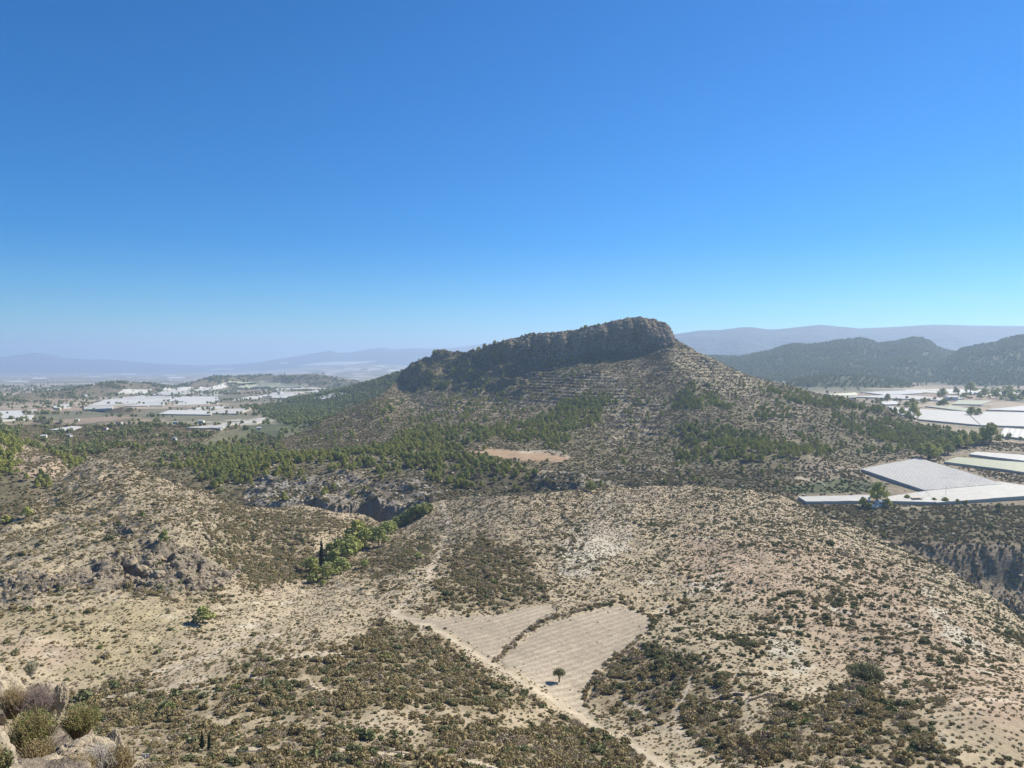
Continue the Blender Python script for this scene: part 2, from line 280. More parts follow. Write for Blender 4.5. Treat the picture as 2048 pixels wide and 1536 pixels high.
LG2 = [[(440,770),(480,765),(530,764),(500,767)],[(240,787),(252,780),(298,780),(282,787)],[(185,809),(215,800),(290,792),(270,806)],[(225,800),(262,794),(340,792),(325,798)],[(272,806),(294,799),(340,797),(332,803)],[(258,811),(300,806),(332,803),(322,810)],
 [(172,814),(222,812),(220,816),(172,818)],[(108,812),(138,808),(140,814),(112,816)],[(38,822),(70,819),(68,823),(42,824)],[(-30,824),(40,822),(40,829),(-30,833)],[(-30,833),(60,831),(55,837),(-30,841)],[(308,789),(330,783),(382,783),(357,789)],[(330,780),(350,776),(382,776),(376,780)],
 [(388,782),(402,779),(426,780),(420,783)],[(338,802),(360,794),(428,794),(432,800)],[(352,809),(380,801),(427,800),(412,807)],[(296,803),(325,801),(336,806),(298,810)],[(375,820),(400,815),(452,812),(450,815)],[(418,825),(440,819),(496,818),(472,826)],[(325,827),(345,821),(420,822),(415,828)],
 [(470,799),(500,793),(522,793),(512,797)],[(515,792),(550,786),(602,785),(562,792)],[(538,795),(560,791),(592,791),(582,795)],[(614,784),(632,780),(636,781),(634,785)],[(618,797),(640,794),(662,795),(642,798)],[(400,777),(440,773),(452,774),(422,778)],[(645,792),(670,786),(690,787),(668,793)],
 [(590,732),(680,724),(755,722),(700,729)],[(685,740),(690,737),(722,737),(718,741)],[(735,740),(738,737),(762,737),(760,739)],[(772,743),(780,739),(802,739),(800,742)],[(560,728),(562,725),(577,725),(577,728)],[(240,750),(250,747),(275,747),(270,750)],[(0,764),(20,761),(60,761),(50,764)],[(60,758),(70,755),(95,755),(90,758)],[(20,776),(40,772),(75,772),(60,776)],[(420,741),(430,738),(470,738),(460,741)],[(330,757),(340,754),(372,754),(366,757)]]
NETS_R = [[(1585,986),(1740,984),(1770,988),(1715,936),(1838,911),(2004,961),(2400,1000),(2400,1016),(1600,1008)],[(1880,920),(1920,898),(2400,915),(2400,968)]]
NETS_F = [[(1775,810),(1850,809),(1905,798),(1990,798),(2200,806),(2200,886),(2000,870),(1830,840)],[(1655,780),(1850,779),(1895,800),(1700,800)],[(370,858),(480,842),(530,836),(536,842),(500,850),(440,859)],[(96,860),(145,850),(168,852),(142,863)],[(474,778),(500,766),(570,766),(622,769),(600,777)]] + LG2
M_netr, M_netf = pm(NETS_R, 3), pm(NETS_F, 1.5)
dn = np.maximum(pm(DENSE1, 38), .66 * pm(DENSE1B, 45)); dn = np.maximum(dn * 1.0, .46)
dn = dn * (1 - .75 * pm(BARE1, 20)) * (1 - .2 * pm(GRASS1, 12)); dn = dn * (1 - lm(PATHS1, 6)) * (1 - .95 * lm(THIN1, 5)) * (1 - pm([FIELD_A, FIELD_B], 3))
M_d1, M_grass, M_pink, M_white, M_rock1 = dn, pm(GRASS1, 14), pm(PINK1, 25), pm(WHITE1, 20), pm(ROCK1, 10)
M_path1, M_thin1, M_fa, M_fb = np.maximum(lm(PATHS1, 5.5), lm(PATHS1B, 3.5)), lm(THIN1, 4.5), pm([FIELD_A], 1.5), pm([FIELD_B], 1.5)
M_pine = np.maximum(pm(PINE2[.95], 13) * .95, pm(PINE2[.55], 30) * .5) * (1 - pm([[(925,893),(1150,903),(1165,930),(1060,934),(985,928),(930,915)]], 3))
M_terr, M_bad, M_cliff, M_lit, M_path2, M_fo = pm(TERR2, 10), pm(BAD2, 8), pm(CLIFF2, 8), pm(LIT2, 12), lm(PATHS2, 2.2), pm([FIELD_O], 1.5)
M_ff, M_orch, M_plat = pm(FARF, 5), pm(ORCH, 3), pm([[(1590,920),(1720,930),(1840,900),(2400,870),(2400,1085),(1850,1080),(1700,1040),(1590,1005)]], 12)

W1 = np.where(LAY == 1, 40, 20) * fbm(GPX, PY, 90, 4, 21, gain=.65); W2 = np.where(LAY == 1, 26, 11) * fbm(GPX, PY, 70, 4, 22, gain=.65)
L1 = (LAY == 1); L2 = (LAY == 2); L3 = (LAY == 3)
PYc = np.clip(PY, 600, 1900)
def s(m, warp=True): return samp(m, GPX + (W1 if warp else 0), PYc + (W2 if warp else 0))
vis_below = np.minimum.accumulate(PY, 0)
# ---- relief
cl = s(M_cliff, False) * L2 * (GD > 820)
dlt = cl * (20 * fbm(GX, GX * 0, 26, 5, 31, ridged=True, gain=.55) + 5 * fbm(GX, Z, 12, 4, 32))
bd = s(M_bad, False) * L2
dlt += bd * np.where(GPX > 1300, .8, 7.0) * fbm(GX, GX * 0, 14, 3, 33, ridged=True)
for j in range(NC):
    if np.any(np.abs(dlt[:, j]) > .1): Z[:, j] = np.interp(DR + dlt[:, j], DR, Z[:, j])
fl = np.maximum(s(M_fa, False), s(M_fb, False)) * L1
fo = s(M_fo, False) * L2
rk = s(M_rock1) * L1
near = L1 & ~CRAG
amp = np.where(L1, 0.9, np.where(L2, 1.6, 0)) * (1 - fl) * (1 - fo) * (1 - .8 * s(M_plat, False) * L2) * ss(GD, 40, 120)
Z += amp * fbm(GX, GY, 34, 4, 41)
Z += L1 * (1 - fl) * ss(GD, 40, 100) * (.28 * fbm(GX, GY, 6, 3, 42)) + .08 * fl * fbm(GX, GY, 2.2, 2, 43)
Z += L1 * (1 - fl) * (1 - s(M_path1, False)) * ss(GD, 170, 260) * (1.3 + 1.6 * ss(GPX, 520, 300)) * (fbm(GX * 1.5, GY, 36, 4, 52, ridged=True) - .35)
Z += rk * 1.5 * (fbm(GX, GY, 11, 3, 44, ridged=True) - .3) + rk * .8 * np.floor(3 * fbm(GX, GY, 7, 2, 45))
hol = samp(pm([[(243,1116),(262,1124),(300,1146),(306,1162),(262,1158),(236,1134)],[(322,1108),(340,1107),(350,1114),(344,1122),(322,1119)],[(390,1128),(398,1128),(400,1146),(392,1146)]], 2), GPX, PYc) * L1
Z -= 3.6 * hol
hillm = L2 * ss(Z, -78, -50) * (1 - cl)
Z += hillm * 2.4 * (fbm(GX, GY, 60, 4, 46, ridged=True) - .35)
Z += L2 * (1 - fo) * .5 * fbm(GX, GY, 9, 2, 47) * (1 - s(M_plat, False))
Z += bd * np.where(GPX < 1200, 6.5, 1.4) * (fbm(GX, GY, 34, 4, 48, ridged=True) - .4)
lf = L2 * (1 - cl) * ss(GPX, 760, 820) * ss(GPX, 1090, 1040) * ss(Z, -52, -38)
Z += lf * 12 * (fbm(GX, GY, 52, 4, 51, ridged=True) - .35)
tm = s(M_terr) * L2; n_t = fbm(GX, GY, 55, 3, 50)
def terrace(z, h, sharp):
    k = np.floor(z / h); f = z / h - k; return (k + ss(f, .5 - sharp, .5 + sharp)) * h
Z = Z + tm * (.5 + .45 * ss(n_t, -.2, .25)) * (terrace(Z + 1.2 * fbm(GX, GY, 50, 2, 49), 3.2, .22) - Z)
# mounds on the hill foot (photo bearing, row, radius m, height m)
PY = HY - Z / GD * F
def hit(px, py, h=0.0, dmin=60.0):
    """world point where the line of sight through a photo pixel first meets the ground raised by h"""
    fx = np.clip((px - PX0) / (PX1 - PX0) * (NC - 1), 0, NC - 1.001); j = int(fx); t = fx - j
    zc = Z[:, j] * (1 - t) + Z[:, j + 1] * t
    p = HY - (zc + h) / DR * F
    k = np.where((p <= py) & (DR > dmin))[0]
    k = k[0] if len(k) else NR - 1
    k0 = max(k - 1, 0); a = (p[k0] - py) / (p[k0] - p[k] + 1e-9) if p[k0] > py else 1
    a = min(max(a, 0), 1); D = DR[k0] + (DR[k] - DR[k0]) * a
    return (px - CX) / F * D, D, zc[k0] + (zc[k] - zc[k0]) * a
for (mx, my, mr, mh) in [(1400,845,42,7),(1480,905,30,5),(1650,865,40,8),(1620,925,26,5),(1130,870,35,4),(700,925,40,4),(560,930,40,4),(1560,800,30,4),(880,930,30,4),(1290,940,35,3),(980,950,26,5)]:
    x, y, z = hit(mx, my); q = ((GX - x) ** 2 + ((GY - y) * 1.0) ** 2) / mr ** 2
    Z += np.where(L2, mh * np.exp(-q * 1.5), 0)
PY = HY - Z / GD * F
runmin = np.minimum.accumulate(np.where(GD < 5.5, 9999, PY), 0)
VIS = PY <= runmin + 3
# slope for rock exposure
dzx = np.gradient(Z, axis=1) / np.gradient(GX, axis=1); dzy = np.gradient(Z, axis=0) / np.gradient(GD, axis=0)
slope = np.hypot(dzx, dzy)

# ---- colour of the soil, rock and fields, plus painted sunlight on one slope
def mix(a, b, t): return a + (np.asarray(b) - a) * t[..., None]
n_a = fbm(GX, GY, 45, 4, 61); n_b = fbm(GX, GY, 12, 3, 62); n_c = fbm(GX, GY, 260, 4, 63)
col = np.empty((NR, NC, 3)); col[:] = (.34, .28, .19)
col = mix(col, (.325, .245, .175), s(M_pink) * .8 * L1)
col = mix(col, (.30, .25, .15), s(M_grass) * .8 * L1)
col = mix(col, (.42, .385, .31), ss(n_b + s(M_white) * .9, .25, .7) * L1 * .8)
col = mix(col, (.23, .185, .115), ss(s(M_d1), .35, .9) * .75 * L1)
upper1 = L1 * ss(PY, 1120, 1020)
col = mix(col, (.26, .225, .155), L1 * (GPX < 480) * ss(PY, 1140, 1090) * .8)
col = mix(col, (.30, .24, .165), upper1 * .6)
col = mix(col, (.29, .25, .19), rk * .8)
col = mix(col, (.39, .33, .24), s(M_path1, False) * L1); col = mix(col, (.40, .34, .26), s(M_thin1, False) * L1 * .8)
col = mix(col, (.345, .29, .215), fl); col = mix(col, (.40, .34, .25), fl * ss(s(M_fb, False) * ss(PY, 1290, 1390), .2, 1) * .8)
c2 = np.empty((NR, NC, 3)); c2[:] = (.130, .110, .066)
c2 = mix(c2, (.19, .15, .10), ss(n_a, .05, .5) * .8)
c2 = mix(c2, (.20, .18, .10), ss(n_b, .1, .5) * .5)
c2 = mix(c2, (.27, .235, .15), s(M_lit) * .8)  # sunlight on the right-hand hill slope, put into the colour as paler beige
c2 = mix(c2, (.15, .135, .085), ss(s(M_pine), .2, .8) * .7)
c2 = mix(c2, (.30, .25, .18), tm * ss(n_b, -.3, .2) * .75)
c2 = mix(c2, (.36, .30, .23), np.clip(bd * ss(slope, .35, .9) + s(M_cliff) * .7 * ss(GPX, 1040, 1180) + ss(slope, .9, 1.5) * .8 * np.where(GPX < 1100, .12, 1), 0, 1))
c2 = mix(c2, (.42, .385, .33), bd * .85 * ss(slope, .2, .6) * (GPX < 1300)); c2 = mix(c2, (.43, .41, .37), bd * ss(GPX, 640, 540) * .8 * ss(slope, .2, .5)); c2 = mix(c2, (.52, .41, .28), bd * (GPX > 1300) * ss(slope, .4, .7))
c2 = mix(c2, (.36, .20, .11), ss(GPX, 1295, 1335) * ss(GPX, 1365, 1345) * s(M_cliff) * .9)
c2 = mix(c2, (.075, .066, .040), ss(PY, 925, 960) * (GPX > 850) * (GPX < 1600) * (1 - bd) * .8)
c2 = mix(c2, (.27, .22, .16), s(M_plat, False) * .8 * ss(PY, 1015, 1005)); c2 = mix(c2, (.14, .12, .07), (GPX > 1600) * ss(PY, 1008, 1020) * (1 - bd) * .9)
c2 = mix(c2, (.30, .21, .135), fo)
c2 = mix(c2, (.42, .37, .29), s(M_path2, False) * .8)
M_tan = pm([[(20,898),(60,888),(118,918),(135,945),(110,958),(45,955),(15,930)]], 4); c2 = mix(c2, (.33, .25, .185), samp(M_tan, GPX, PYc) * .9)
c2 = mix(c2, (.06, .085, .035), s(M_orch, False) * .85)
c2 = mix(c2, (.26, .215, .15), L2 * ss(GPX, 560, 420) * ss(PY, 960, 900) * .5)
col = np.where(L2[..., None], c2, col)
c3 = np.empty((NR, NC, 3)); c3[:] = (.26, .215, .155)
c3 = mix(c3, (.15, .15, .09), ss(n_a, -.1, .4) * .8)
c3 = mix(c3, (.33, .27, .19), ss(n_c, .1, .5) * .8)
c3 = mix(c3, (.10, .105, .055), s(M_ff) * .8)
c3 = mix(c3, (.06, .085, .035), s(M_orch, False) * .85)
c3 = mix(c3, (.25, .195, .145), (COMP == 5) * .9); c3 = mix(c3, (.16, .15, .09), ((COMP == 5) & (n_a > .05)) * .7)
c3 = mix(c3, (.11, .12, .06), (COMP == 6) * .95); c3 = mix(c3, (.21, .17, .12), (COMP == 6) * ss(fbm(GX, GY, 400, 4, 64), .15, .5) * .8)
c3 = mix(c3, (.05, .07, .075), (COMP == 7) * 1.0); c3 = mix(c3, (.10, .11, .055), (COMP == 9) * .9)
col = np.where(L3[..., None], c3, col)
col = np.where(CRAG[..., None], np.array((.40, .33, .245)), col)
col *= (1 + .16 * n_b + .10 * n_a + .22 * np.where(GPX < 820, fbm(GX * 7, GY, 34, 4, 80), fbm(GX, GY * 4, 30, 4, 81)) * L1 * (1 - fl))[..., None]
patch = (L3 & (COMP == 4)) * ss(GD, 880, 1100) * (1 - s(M_ff))
veg = np.where(L1, .30 + .35 * s(M_d1), .55) * (1 - fl) * (1 - fo); veg = np.where(CRAG, .12, veg)
veg = veg * (1 - s(M_path1, False) * L1) * (1 - .8 * rk)
veg = np.where(L3, np.where(COMP == 4, .5, np.where(COMP == 7, .3, .9)), veg)
rock = np.clip(rk + CRAG * 1.0 + L2 * (cl * ss(GPX, 1000, 1150) + bd * .8 + ss(slope, .8, 1.3) * (GPX > 1060)), 0, 1)

# ------------------------------------------------------------------ materials
def newmat(name):
    m = bpy.data.materials.new(name); m.use_nodes = True; nt = m.node_tree
    b = nt.nodes['Principled BSDF']; b.inputs['Roughness'].default_value = .95; b.inputs['Specular IOR Level'].default_value = .15
    return m, nt, b
def N(nt, t, **kw):
    n = nt.nodes.new(t)
    for k, v in kw.items(): setattr(n, k, v)
    return n
def nz(nt, vec, scale, detail=4, rough=.6):
    n = N(nt, 'ShaderNodeTexNoise'); n.inputs['Scale'].default_value = scale; n.inputs['Detail'].default_value = detail; n.inputs['Roughness'].default_value = rough
    nt.links.new(vec, n.inputs['Vector']); return n.outputs['Fac']
def ma(nt, op, a, b=None, c=None, clamp=False):
    n = N(nt, 'ShaderNodeMath', operation=op); n.use_clamp = clamp
    for i, v in enumerate((a, b, c)):
        if v is None: continue
        if isinstance(v, (int, float)): n.inputs[i].default_value = v
        else: nt.links.new(v, n.inputs[i])
    return n.outputs[0]
def mixc(nt, f, a, b, blend='MIX'):
    n = N(nt, 'ShaderNodeMix', data_type='RGBA', blend_type=blend)
    for i, v in ((0, f), (6, a), (7, b)):
        if isinstance(v, (int, float)): n.inputs[i].default_value = v
        elif isinstance(v, tuple): n.inputs[i].default_value = (*v, 1)
        else: nt.links.new(v, n.inputs[i])
    return n.outputs[2]
def ground_mat(name, s1=.7, s2=2.6, bump=.5, vegc=(.085, .075, .036), furrow=None, patches=False):
    m, nt, b = newmat(name)
    co = N(nt, 'ShaderNodeTexCoord').outputs['Object']
    at = lambda a: N(nt, 'ShaderNodeAttribute', attribute_name=a)
    c = at('Col').outputs['Color']; vg = at('veg').outputs['Fac']; rc = at('rock').outputs['Fac']
    n1 = nz(nt, co, s1 * .35, 5, .65); n2 = nz(nt, co, s2, 3, .7); n3 = nz(nt, co, s1 * 2, 5, .75)
    v = ma(nt, 'MULTIPLY_ADD', n1, .9, .55); v = ma(nt, 'MULTIPLY', v, ma(nt, 'MULTIPLY_ADD', n2, .7, .65))
    vc = N(nt, 'ShaderNodeCombineColor'); [nt.links.new(v, vc.inputs[i]) for i in range(3)]
    c = mixc(nt, 1.0, c, vc.outputs[0], 'MULTIPLY')
    if patches:
        mp = N(nt, 'ShaderNodeMapping'); mp.inputs['Scale'].default_value = (1/170, 1/260, 0); mp.inputs['Rotation'].default_value = (0, 0, .5); nt.links.new(co, mp.inputs[0])
        vo = N(nt, 'ShaderNodeTexVoronoi', distance='CHEBYCHEV'); vo.inputs['Scale'].default_value = 1; vo.inputs['Randomness'].default_value = .8; nt.links.new(mp.outputs[0], vo.inputs['Vector'])
        sp = N(nt, 'ShaderNodeSeparateColor'); nt.links.new(vo.outputs['Color'], sp.inputs[0])
        cr = N(nt, 'ShaderNodeValToRGB'); cr.color_ramp.interpolation = 'CONSTANT'; nt.links.new(sp.outputs[0], cr.inputs[0])
        e = cr.color_ramp.elements
        stops = [(0, (.17,.15,.10)), (.12, (.09,.10,.055)), (.24, (.27,.20,.15)), (.38, (.13,.13,.085)), (.50, (.34,.28,.21)), (.60, (.10,.11,.065)), (.72, (.22,.18,.14)), (.84, (.50,.49,.44)), (.90, (.20,.18,.13)), (.95, (.62,.61,.57))]
        e[0].position = 0; e[0].color = (*stops[0][1], 1); e[1].position = stops[1][0]; e[1].color = (*stops[1][1], 1)
        for p_, c_ in stops[2:]: q = e.new(p_); q.color = (*c_, 1)
        c = mixc(nt, ma(nt, 'MULTIPLY', at('patch').outputs['Fac'], .8), c, cr.outputs[0])
        sm = nz(nt, co, .02, 6, .75)
        c = mixc(nt, ma(nt, 'MULTIPLY', ma(nt, 'GREATER_THAN', sm, .56), .75), c, (.085, .09, .06))
    # low matted plants between the shrubs
    th = ma(nt, 'SUBTRACT', n3, ma(nt, 'SUBTRACT', .78, ma(nt, 'MULTIPLY', vg, .45)))
    f = ma(nt, 'MULTIPLY', th, 9.0, clamp=True)
    f = ma(nt, 'MULTIPLY', f, .8)
    c = mixc(nt, f, c, vegc)
    # cracks and strata on bare rock
    sx = N(nt, 'ShaderNodeMapping'); sx.inputs['Scale'].default_value = (1, 1, 2.2); nt.links.new(co, sx.inputs[0])
    rn = nz(nt, sx.outputs[0], s1 * .6, 8, .75)
    rr = ma(nt, 'MULTIPLY', ma(nt, 'ABSOLUTE', ma(nt, 'SUBTRACT', rn, .5)), 8, clamp=True)
    rf = ma(nt, 'MULTIPLY', rc, ma(nt, 'SUBTRACT', 1, rr))
    c = mixc(nt, ma(nt, 'MULTIPLY', rf, .8), c, (.10, .08, .06))
    h = ma(nt, 'ADD', n1, ma(nt, 'MULTIPLY', n3, .6)); h = ma(nt, 'ADD', h, ma(nt, 'MULTIPLY', rn, ma(nt, 'MULTIPLY', rc, 3)))
    if furrow:
        mp = N(nt, 'ShaderNodeMapping'); mp.inputs['Rotation'].default_value = (0, 0, furrow); nt.links.new(co, mp.inputs[0])
        wv = N(nt, 'ShaderNodeTexWave'); wv.inputs['Scale'].default_value = .13; wv.inputs['Distortion'].default_value = 1.6; wv.inputs['Detail'].default_value = 3; wv.inputs['Detail Scale'].default_value = .3
        nt.links.new(mp.outputs[0], wv.inputs['Vector']); h = ma(nt, 'MULTIPLY_ADD', wv.outputs['Fac'], .3, h)
        c = mixc(nt, ma(nt, 'MULTIPLY', wv.outputs['Fac'], .5), c, (.22, .185, .14))
        cl_ = nz(nt, co, 1.8, 2, .5); c = mixc(nt, ma(nt, 'MULTIPLY', ma(nt, 'GREATER_THAN', cl_, .58), .55), c, (.17, .14, .105))
    bp = N(nt, 'ShaderNodeBump'); bp.inputs['Strength'].default_value = bump; bp.inputs['Distance'].default_value = .9 / s1 * .7
    nt.links.new(h, bp.inputs['Height']); nt.links.new(bp.outputs[0], b.inputs['Normal']); nt.links.new(c, b.inputs['Base Color'])
    return m
GM = {'near': ground_mat('stony_soil', bump=.55), 'mid': ground_mat('scrub_soil', s1=.35, s2=1.2, bump=.8, vegc=(.075, .072, .035)),
      'field': ground_mat('ploughed_soil', bump=.3, furrow=.88), 'path': ground_mat('trodden_earth', bump=.25),
      'far': ground_mat('plain_soil', s1=.06, s2=.3, bump=.4, vegc=(.085, .09, .05), patches=True), 'wood': ground_mat('woodland_soil', s1=.12, s2=.5, bump=.8, vegc=(.045, .06, .022)),
      'mount': ground_mat('mountain_rock', s1=.006, s2=.02, bump=.5, vegc=(.035, .045, .03)), 'red': ground_mat('red_soil', bump=.15)}

# ------------------------------------------------------------------ terrain meshes
reg = np.full((NR, NC), 0)
names = {}
def region(i, mask, name, mat): reg[mask] = i; names[i] = (name, mat)
region(1, L1, 'hillside', 'near')
region(2, (s(M_fa, False) > .5) & L1, 'ploughed_field', 'field'); region(3, (s(M_fb, False) > .5) & L1, 'ploughed_field', 'field')
region(4, (s(M_path1, False) > .5) & L1 & (fl < .5), 'path', 'path')
region(5, L2, 'valley', 'mid'); region(6, L2 & (GPX > 545) & (GPX < 1780) & (PY < 950) & (Z > -76) & (s(M_plat, False) < .4), 'hill', 'mid')
region(7, (fo > .5), 'field', 'red')
region(8, L3, 'plain', 'far'); region(9, L3 & (COMP == 5), 'low_hills', 'mid'); region(10, L3 & (COMP == 6), 'wooded_hills', 'wood'); region(11, L3 & (COMP == 7), 'mountains', 'mount')
region(12, L3 & (COMP == 9), 'wooded_slope', 'wood')
V = np.stack([GX, GY, Z + H0], -1).reshape(-1, 3).astype(np.float32)
ATT = {'veg': veg, 'rock': rock, 'patch': patch}
CC = np.concatenate([np.clip(col, 0.01, .9), np.ones((NR, NC, 1))], -1).reshape(-1, 4).astype(np.float32)
I = np.arange(NR * NC).reshape(NR, NC)
Q = np.stack([I[:-1, :-1], I[:-1, 1:], I[1:, 1:], I[1:, :-1]], -1).reshape(-1, 4)
freg = reg[:-1, :-1].reshape(-1)
def fast_mesh(name, v, q, smooth=True):
    me = bpy.data.meshes.new(name); n = q.shape[1]
    me.vertices.add(len(v)); me.vertices.foreach_set('co', np.ascontiguousarray(v, np.float32).ravel())
    me.loops.add(q.size); me.loops.foreach_set('vertex_index', np.ascontiguousarray(q, np.int32).ravel())
    me.polygons.add(len(q)); me.polygons.foreach_set('loop_start', np.arange(0, q.size, n, dtype=np.int32))
    me.polygons.foreach_set('use_smooth', np.full(len(q), smooth)); me.update(calc_edges=True); return me
def link(o, parent=None):
    scene.collection.objects.link(o)
    if parent: o.parent = parent
    return o
for i in range(1, 13):
    q = Q[freg == i]
    if len(q) == 0: continue
    u, inv = np.unique(q, return_inverse=True); nm, mt = names[i]
    me = fast_mesh(nm, V[u], inv.reshape(q.shape))
    a = me.color_attributes.new('Col', 'FLOAT_COLOR', 'POINT'); a.data.foreach_set('color', CC[u].ravel())
    for k, arr in ATT.items():
        at_ = me.attributes.new(k, 'FLOAT', 'POINT'); at_.data.foreach_set('value', arr.reshape(-1)[u].astype(np.float32))
    me.materials.append(GM[mt]); o = link(bpy.data.objects.new(nm, me)); o['kind'] = 'structure'

# ------------------------------------------------------------------ plants
def leafmat(name, ca, cb, trans=.0):
    m, nt, b = newmat(name)
    oi = N(nt, 'ShaderNodeObjectInfo'); g = N(nt, 'ShaderNodeNewGeometry')
    c = mixc(nt, oi.outputs['Random'], ca, cb)
    c = mixc(nt, ma(nt, 'MULTIPLY', g.outputs['Random Per Island'], .5), c, tuple(x * 1.35 for x in cb))
    nt.links.new(c, b.inputs['Base Color']); b.inputs['Roughness'].default_value = .8
    tl = N(nt, 'ShaderNodeBsdfTranslucent'); nt.links.new(c, tl.inputs[0]); mx = N(nt, 'ShaderNodeMixShader'); mx.inputs[0].default_value = .16
    nt.links.new(b.outputs[0], mx.inputs[1]); nt.links.new(tl.outputs[0], mx.inputs[2]); nt.links.new(mx.outputs[0], nt.nodes['Material Output'].inputs['Surface'])
    return m
LM = {'olive': leafmat('olive_brown_leaves', (.225, .185, .09), (.29, .235, .12)), 'dark': leafmat('dark_green_leaves', (.12, .13, .06), (.17, .18, .08)),
      'grey': leafmat('grey_brown_twigs', (.26, .21, .15), (.34, .28, .20)), 'straw': leafmat('straw_coloured_tufts', (.27, .22, .125), (.33, .27, .165)),
      'bright': leafmat('bright_green_leaves', (.13, .16, .045), (.19, .21, .07)), 'pine': leafmat('pine_needles', (.27, .285, .07), (.36, .36, .10)),
      'pinelit': leafmat('light_pine_needles', (.20, .235, .07), (.27, .29, .095)), 'cyp': leafmat('cypress_foliage', (.015, .025, .012), (.02, .032, .015)),
      'far': leafmat('distant_foliage', (.16, .19, .07), (.22, .24, .095)), 'ggreen': leafmat('grey_green_leaves', (.17, .18, .09), (.23, .23, .12))}
bark, _nt, _b = newmat('bark'); _b.inputs['Base Color'].default_value = (.09, .07, .055, 1)
def tris(c, nrm_bias, size, r):
    """one small leaf spray (a bent quad) at each centre"""
    n = len(c); a = r.normal(size=(n, 3)) * .55 + nrm_bias * 1.1; a /= np.linalg.norm(a, axis=1, keepdims=True)
    t = np.cross(a, r.normal(size=(n, 3))); t /= np.linalg.norm(t, axis=1, keepdims=True); b = np.cross(a, t)
    sz = (size * r.uniform(.6, 1.4, n))[:, None]
    v = np.stack([c - t * sz, c - b * sz * .7 + a * sz * .2, c + t * sz, c + b * sz * .7 + a * sz * .2], 1).reshape(-1, 3)
    return v, np.arange(4 * n).reshape(n, 4)
def crown(r, lobes, n, size, hollow=.55):
    """leaf sprays spread through a cluster of ellipsoid lobes (cx,cy,cz,rx,ry,rz)"""
    L = np.array(lobes); w = (L[:, 3] * L[:, 4] + L[:, 4] * L[:, 5]); k = r.choice(len(L), n, p=w / w.sum())
    d = r.normal(size=(n, 3)); d /= np.linalg.norm(d, axis=1, keepdims=True)
    rad = (hollow + (1 - hollow) * r.random(n) ** .7)[:, None] * (1 + .12 * r.normal(size=(n, 1)))
    return tris(L[k, :3] + d * rad * L[k, 3:], d, size, r)
def shrub_mesh(name, seed, mat, n=250, h=.75, size=.17, lob=5):
    r = np.random.default_rng(seed); lobes = [(0, 0, h * .4, .7, .7, h * .5)]
    for i in range(lob):
        a = r.random() * 6.28; q = r.uniform(.3, .62); e = r.uniform(.3, .5)
        lobes.append((math.cos(a) * q, math.sin(a) * q, h * r.uniform(.25, .55), e, e, h * r.uniform(.35, .5)))
    v, f = crown(r, lobes, n, size); v[:, 2] = np.maximum(v[:, 2], -.05)
    me = fast_mesh(name, v, f, False); me.materials.append(mat); return me
def tube(pts, rad, sides=5):
    pts = np.array(pts, float); V_, F_ = [], []
    for i, p in enumerate(pts):
        d = pts[min(i + 1, len(pts) - 1)] - pts[max(i - 1, 0)]; d /= np.linalg.norm(d) + 1e-9
        a = np.cross(d, (0.3, 1, 0.1)); a /= np.linalg.norm(a); b = np.cross(d, a)
        for k in range(sides):
            t = 2 * math.pi * k / sides; V_.append(p + (a * math.cos(t) + b * math.sin(t)) * rad[i])
    for i in range(len(pts) - 1):
        for k in range(sides):
            F_.append((i * sides + k, i * sides + (k + 1) % sides, (i + 1) * sides + (k + 1) % sides, (i + 1) * sides + k))
    return np.array(V_), np.array(F_)
def joinvf(parts):
    V_, F_, o = [], [], 0
    for v, f in parts: V_.append(v); F_.append(f + o); o += len(v)
    return np.concatenate(V_), np.concatenate(F_)
def pine_parts(seed, n=560, wide=.36, size=.055):
    """unit-height tree: trunk with limbs, lobed crown"""
    r = np.random.default_rng(seed); lobes, limbs = [], []
    lx, ly = r.normal(0, .03, 2)
    for i in range(11):
        t = i / 10; z = .30 + .58 * t; q = wide * (1 - .75 * t ** 1.3) * r.uniform(.45, .9) * (0.4 if i == 10 else 1); a = i * 2.4 + r.random()
        e = wide * r.uniform(.36, .56) * (1 - .3 * t); c = (math.cos(a) * q + lx * t, math.sin(a) * q + ly * t, z)
        lobes.append((*c, e, e, e * .75)); limbs.append(tube([(lx * t, ly * t, z - .12), ((c[0] + lx * t) / 2, (c[1] + ly * t) / 2, z - .07), c], [.014, .009, .004], 4))
    tr = tube([(0, 0, -.06), (lx * .2, ly * .2, .2), (lx * .6, ly * .6, .55), (lx, ly, .9)], [.032, .026, .017, .005], 6)
    return joinvf([tr] + limbs), crown(r, lobes, n, size, .7)
PINES = []
for k in range(6):
    (tv, tf), (cv, cf) = pine_parts(100 + k, wide=[.36, .40, .33, .42, .38, .46][k])
    mt = LM['pine'] if k < 4 else LM['pinelit']
    t = fast_mesh('pine_trunk', tv, tf); t.materials.append(bark); c = fast_mesh('pine_crown', cv, cf, False); c.materials.append(mt)
    jv, jf = joinvf([(tv, tf), (cv, cf)]); j = fast_mesh('pine_whole', jv, jf, False); j.materials.append(mt); j.materials.append(bark)
    j.polygons.foreach_set('material_index', np.concatenate([np.ones(len(tf), np.int32), np.zeros(len(cf), np.int32)]))
    PINES.append((t, c, j))
def lowtree(seed, mat, n=90):
    r = np.random.default_rng(seed); lobes = [(r.normal(0, .12), r.normal(0, .12), .55 + r.normal(0, .1), .3, .3, .35) for _ in range(4)]
    v, f = crown(r, lobes, n, .13); tv, tf = tube([(0, 0, -.1), (0, 0, .5)], [.04, .02], 4)
    v, f = joinvf([(tv, tf), (v, f)]); me = fast_mesh('distant_tree', v, f, False); me.materials.append(mat); return me
FART = [lowtree(200 + k, LM['far']) for k in range(3)]
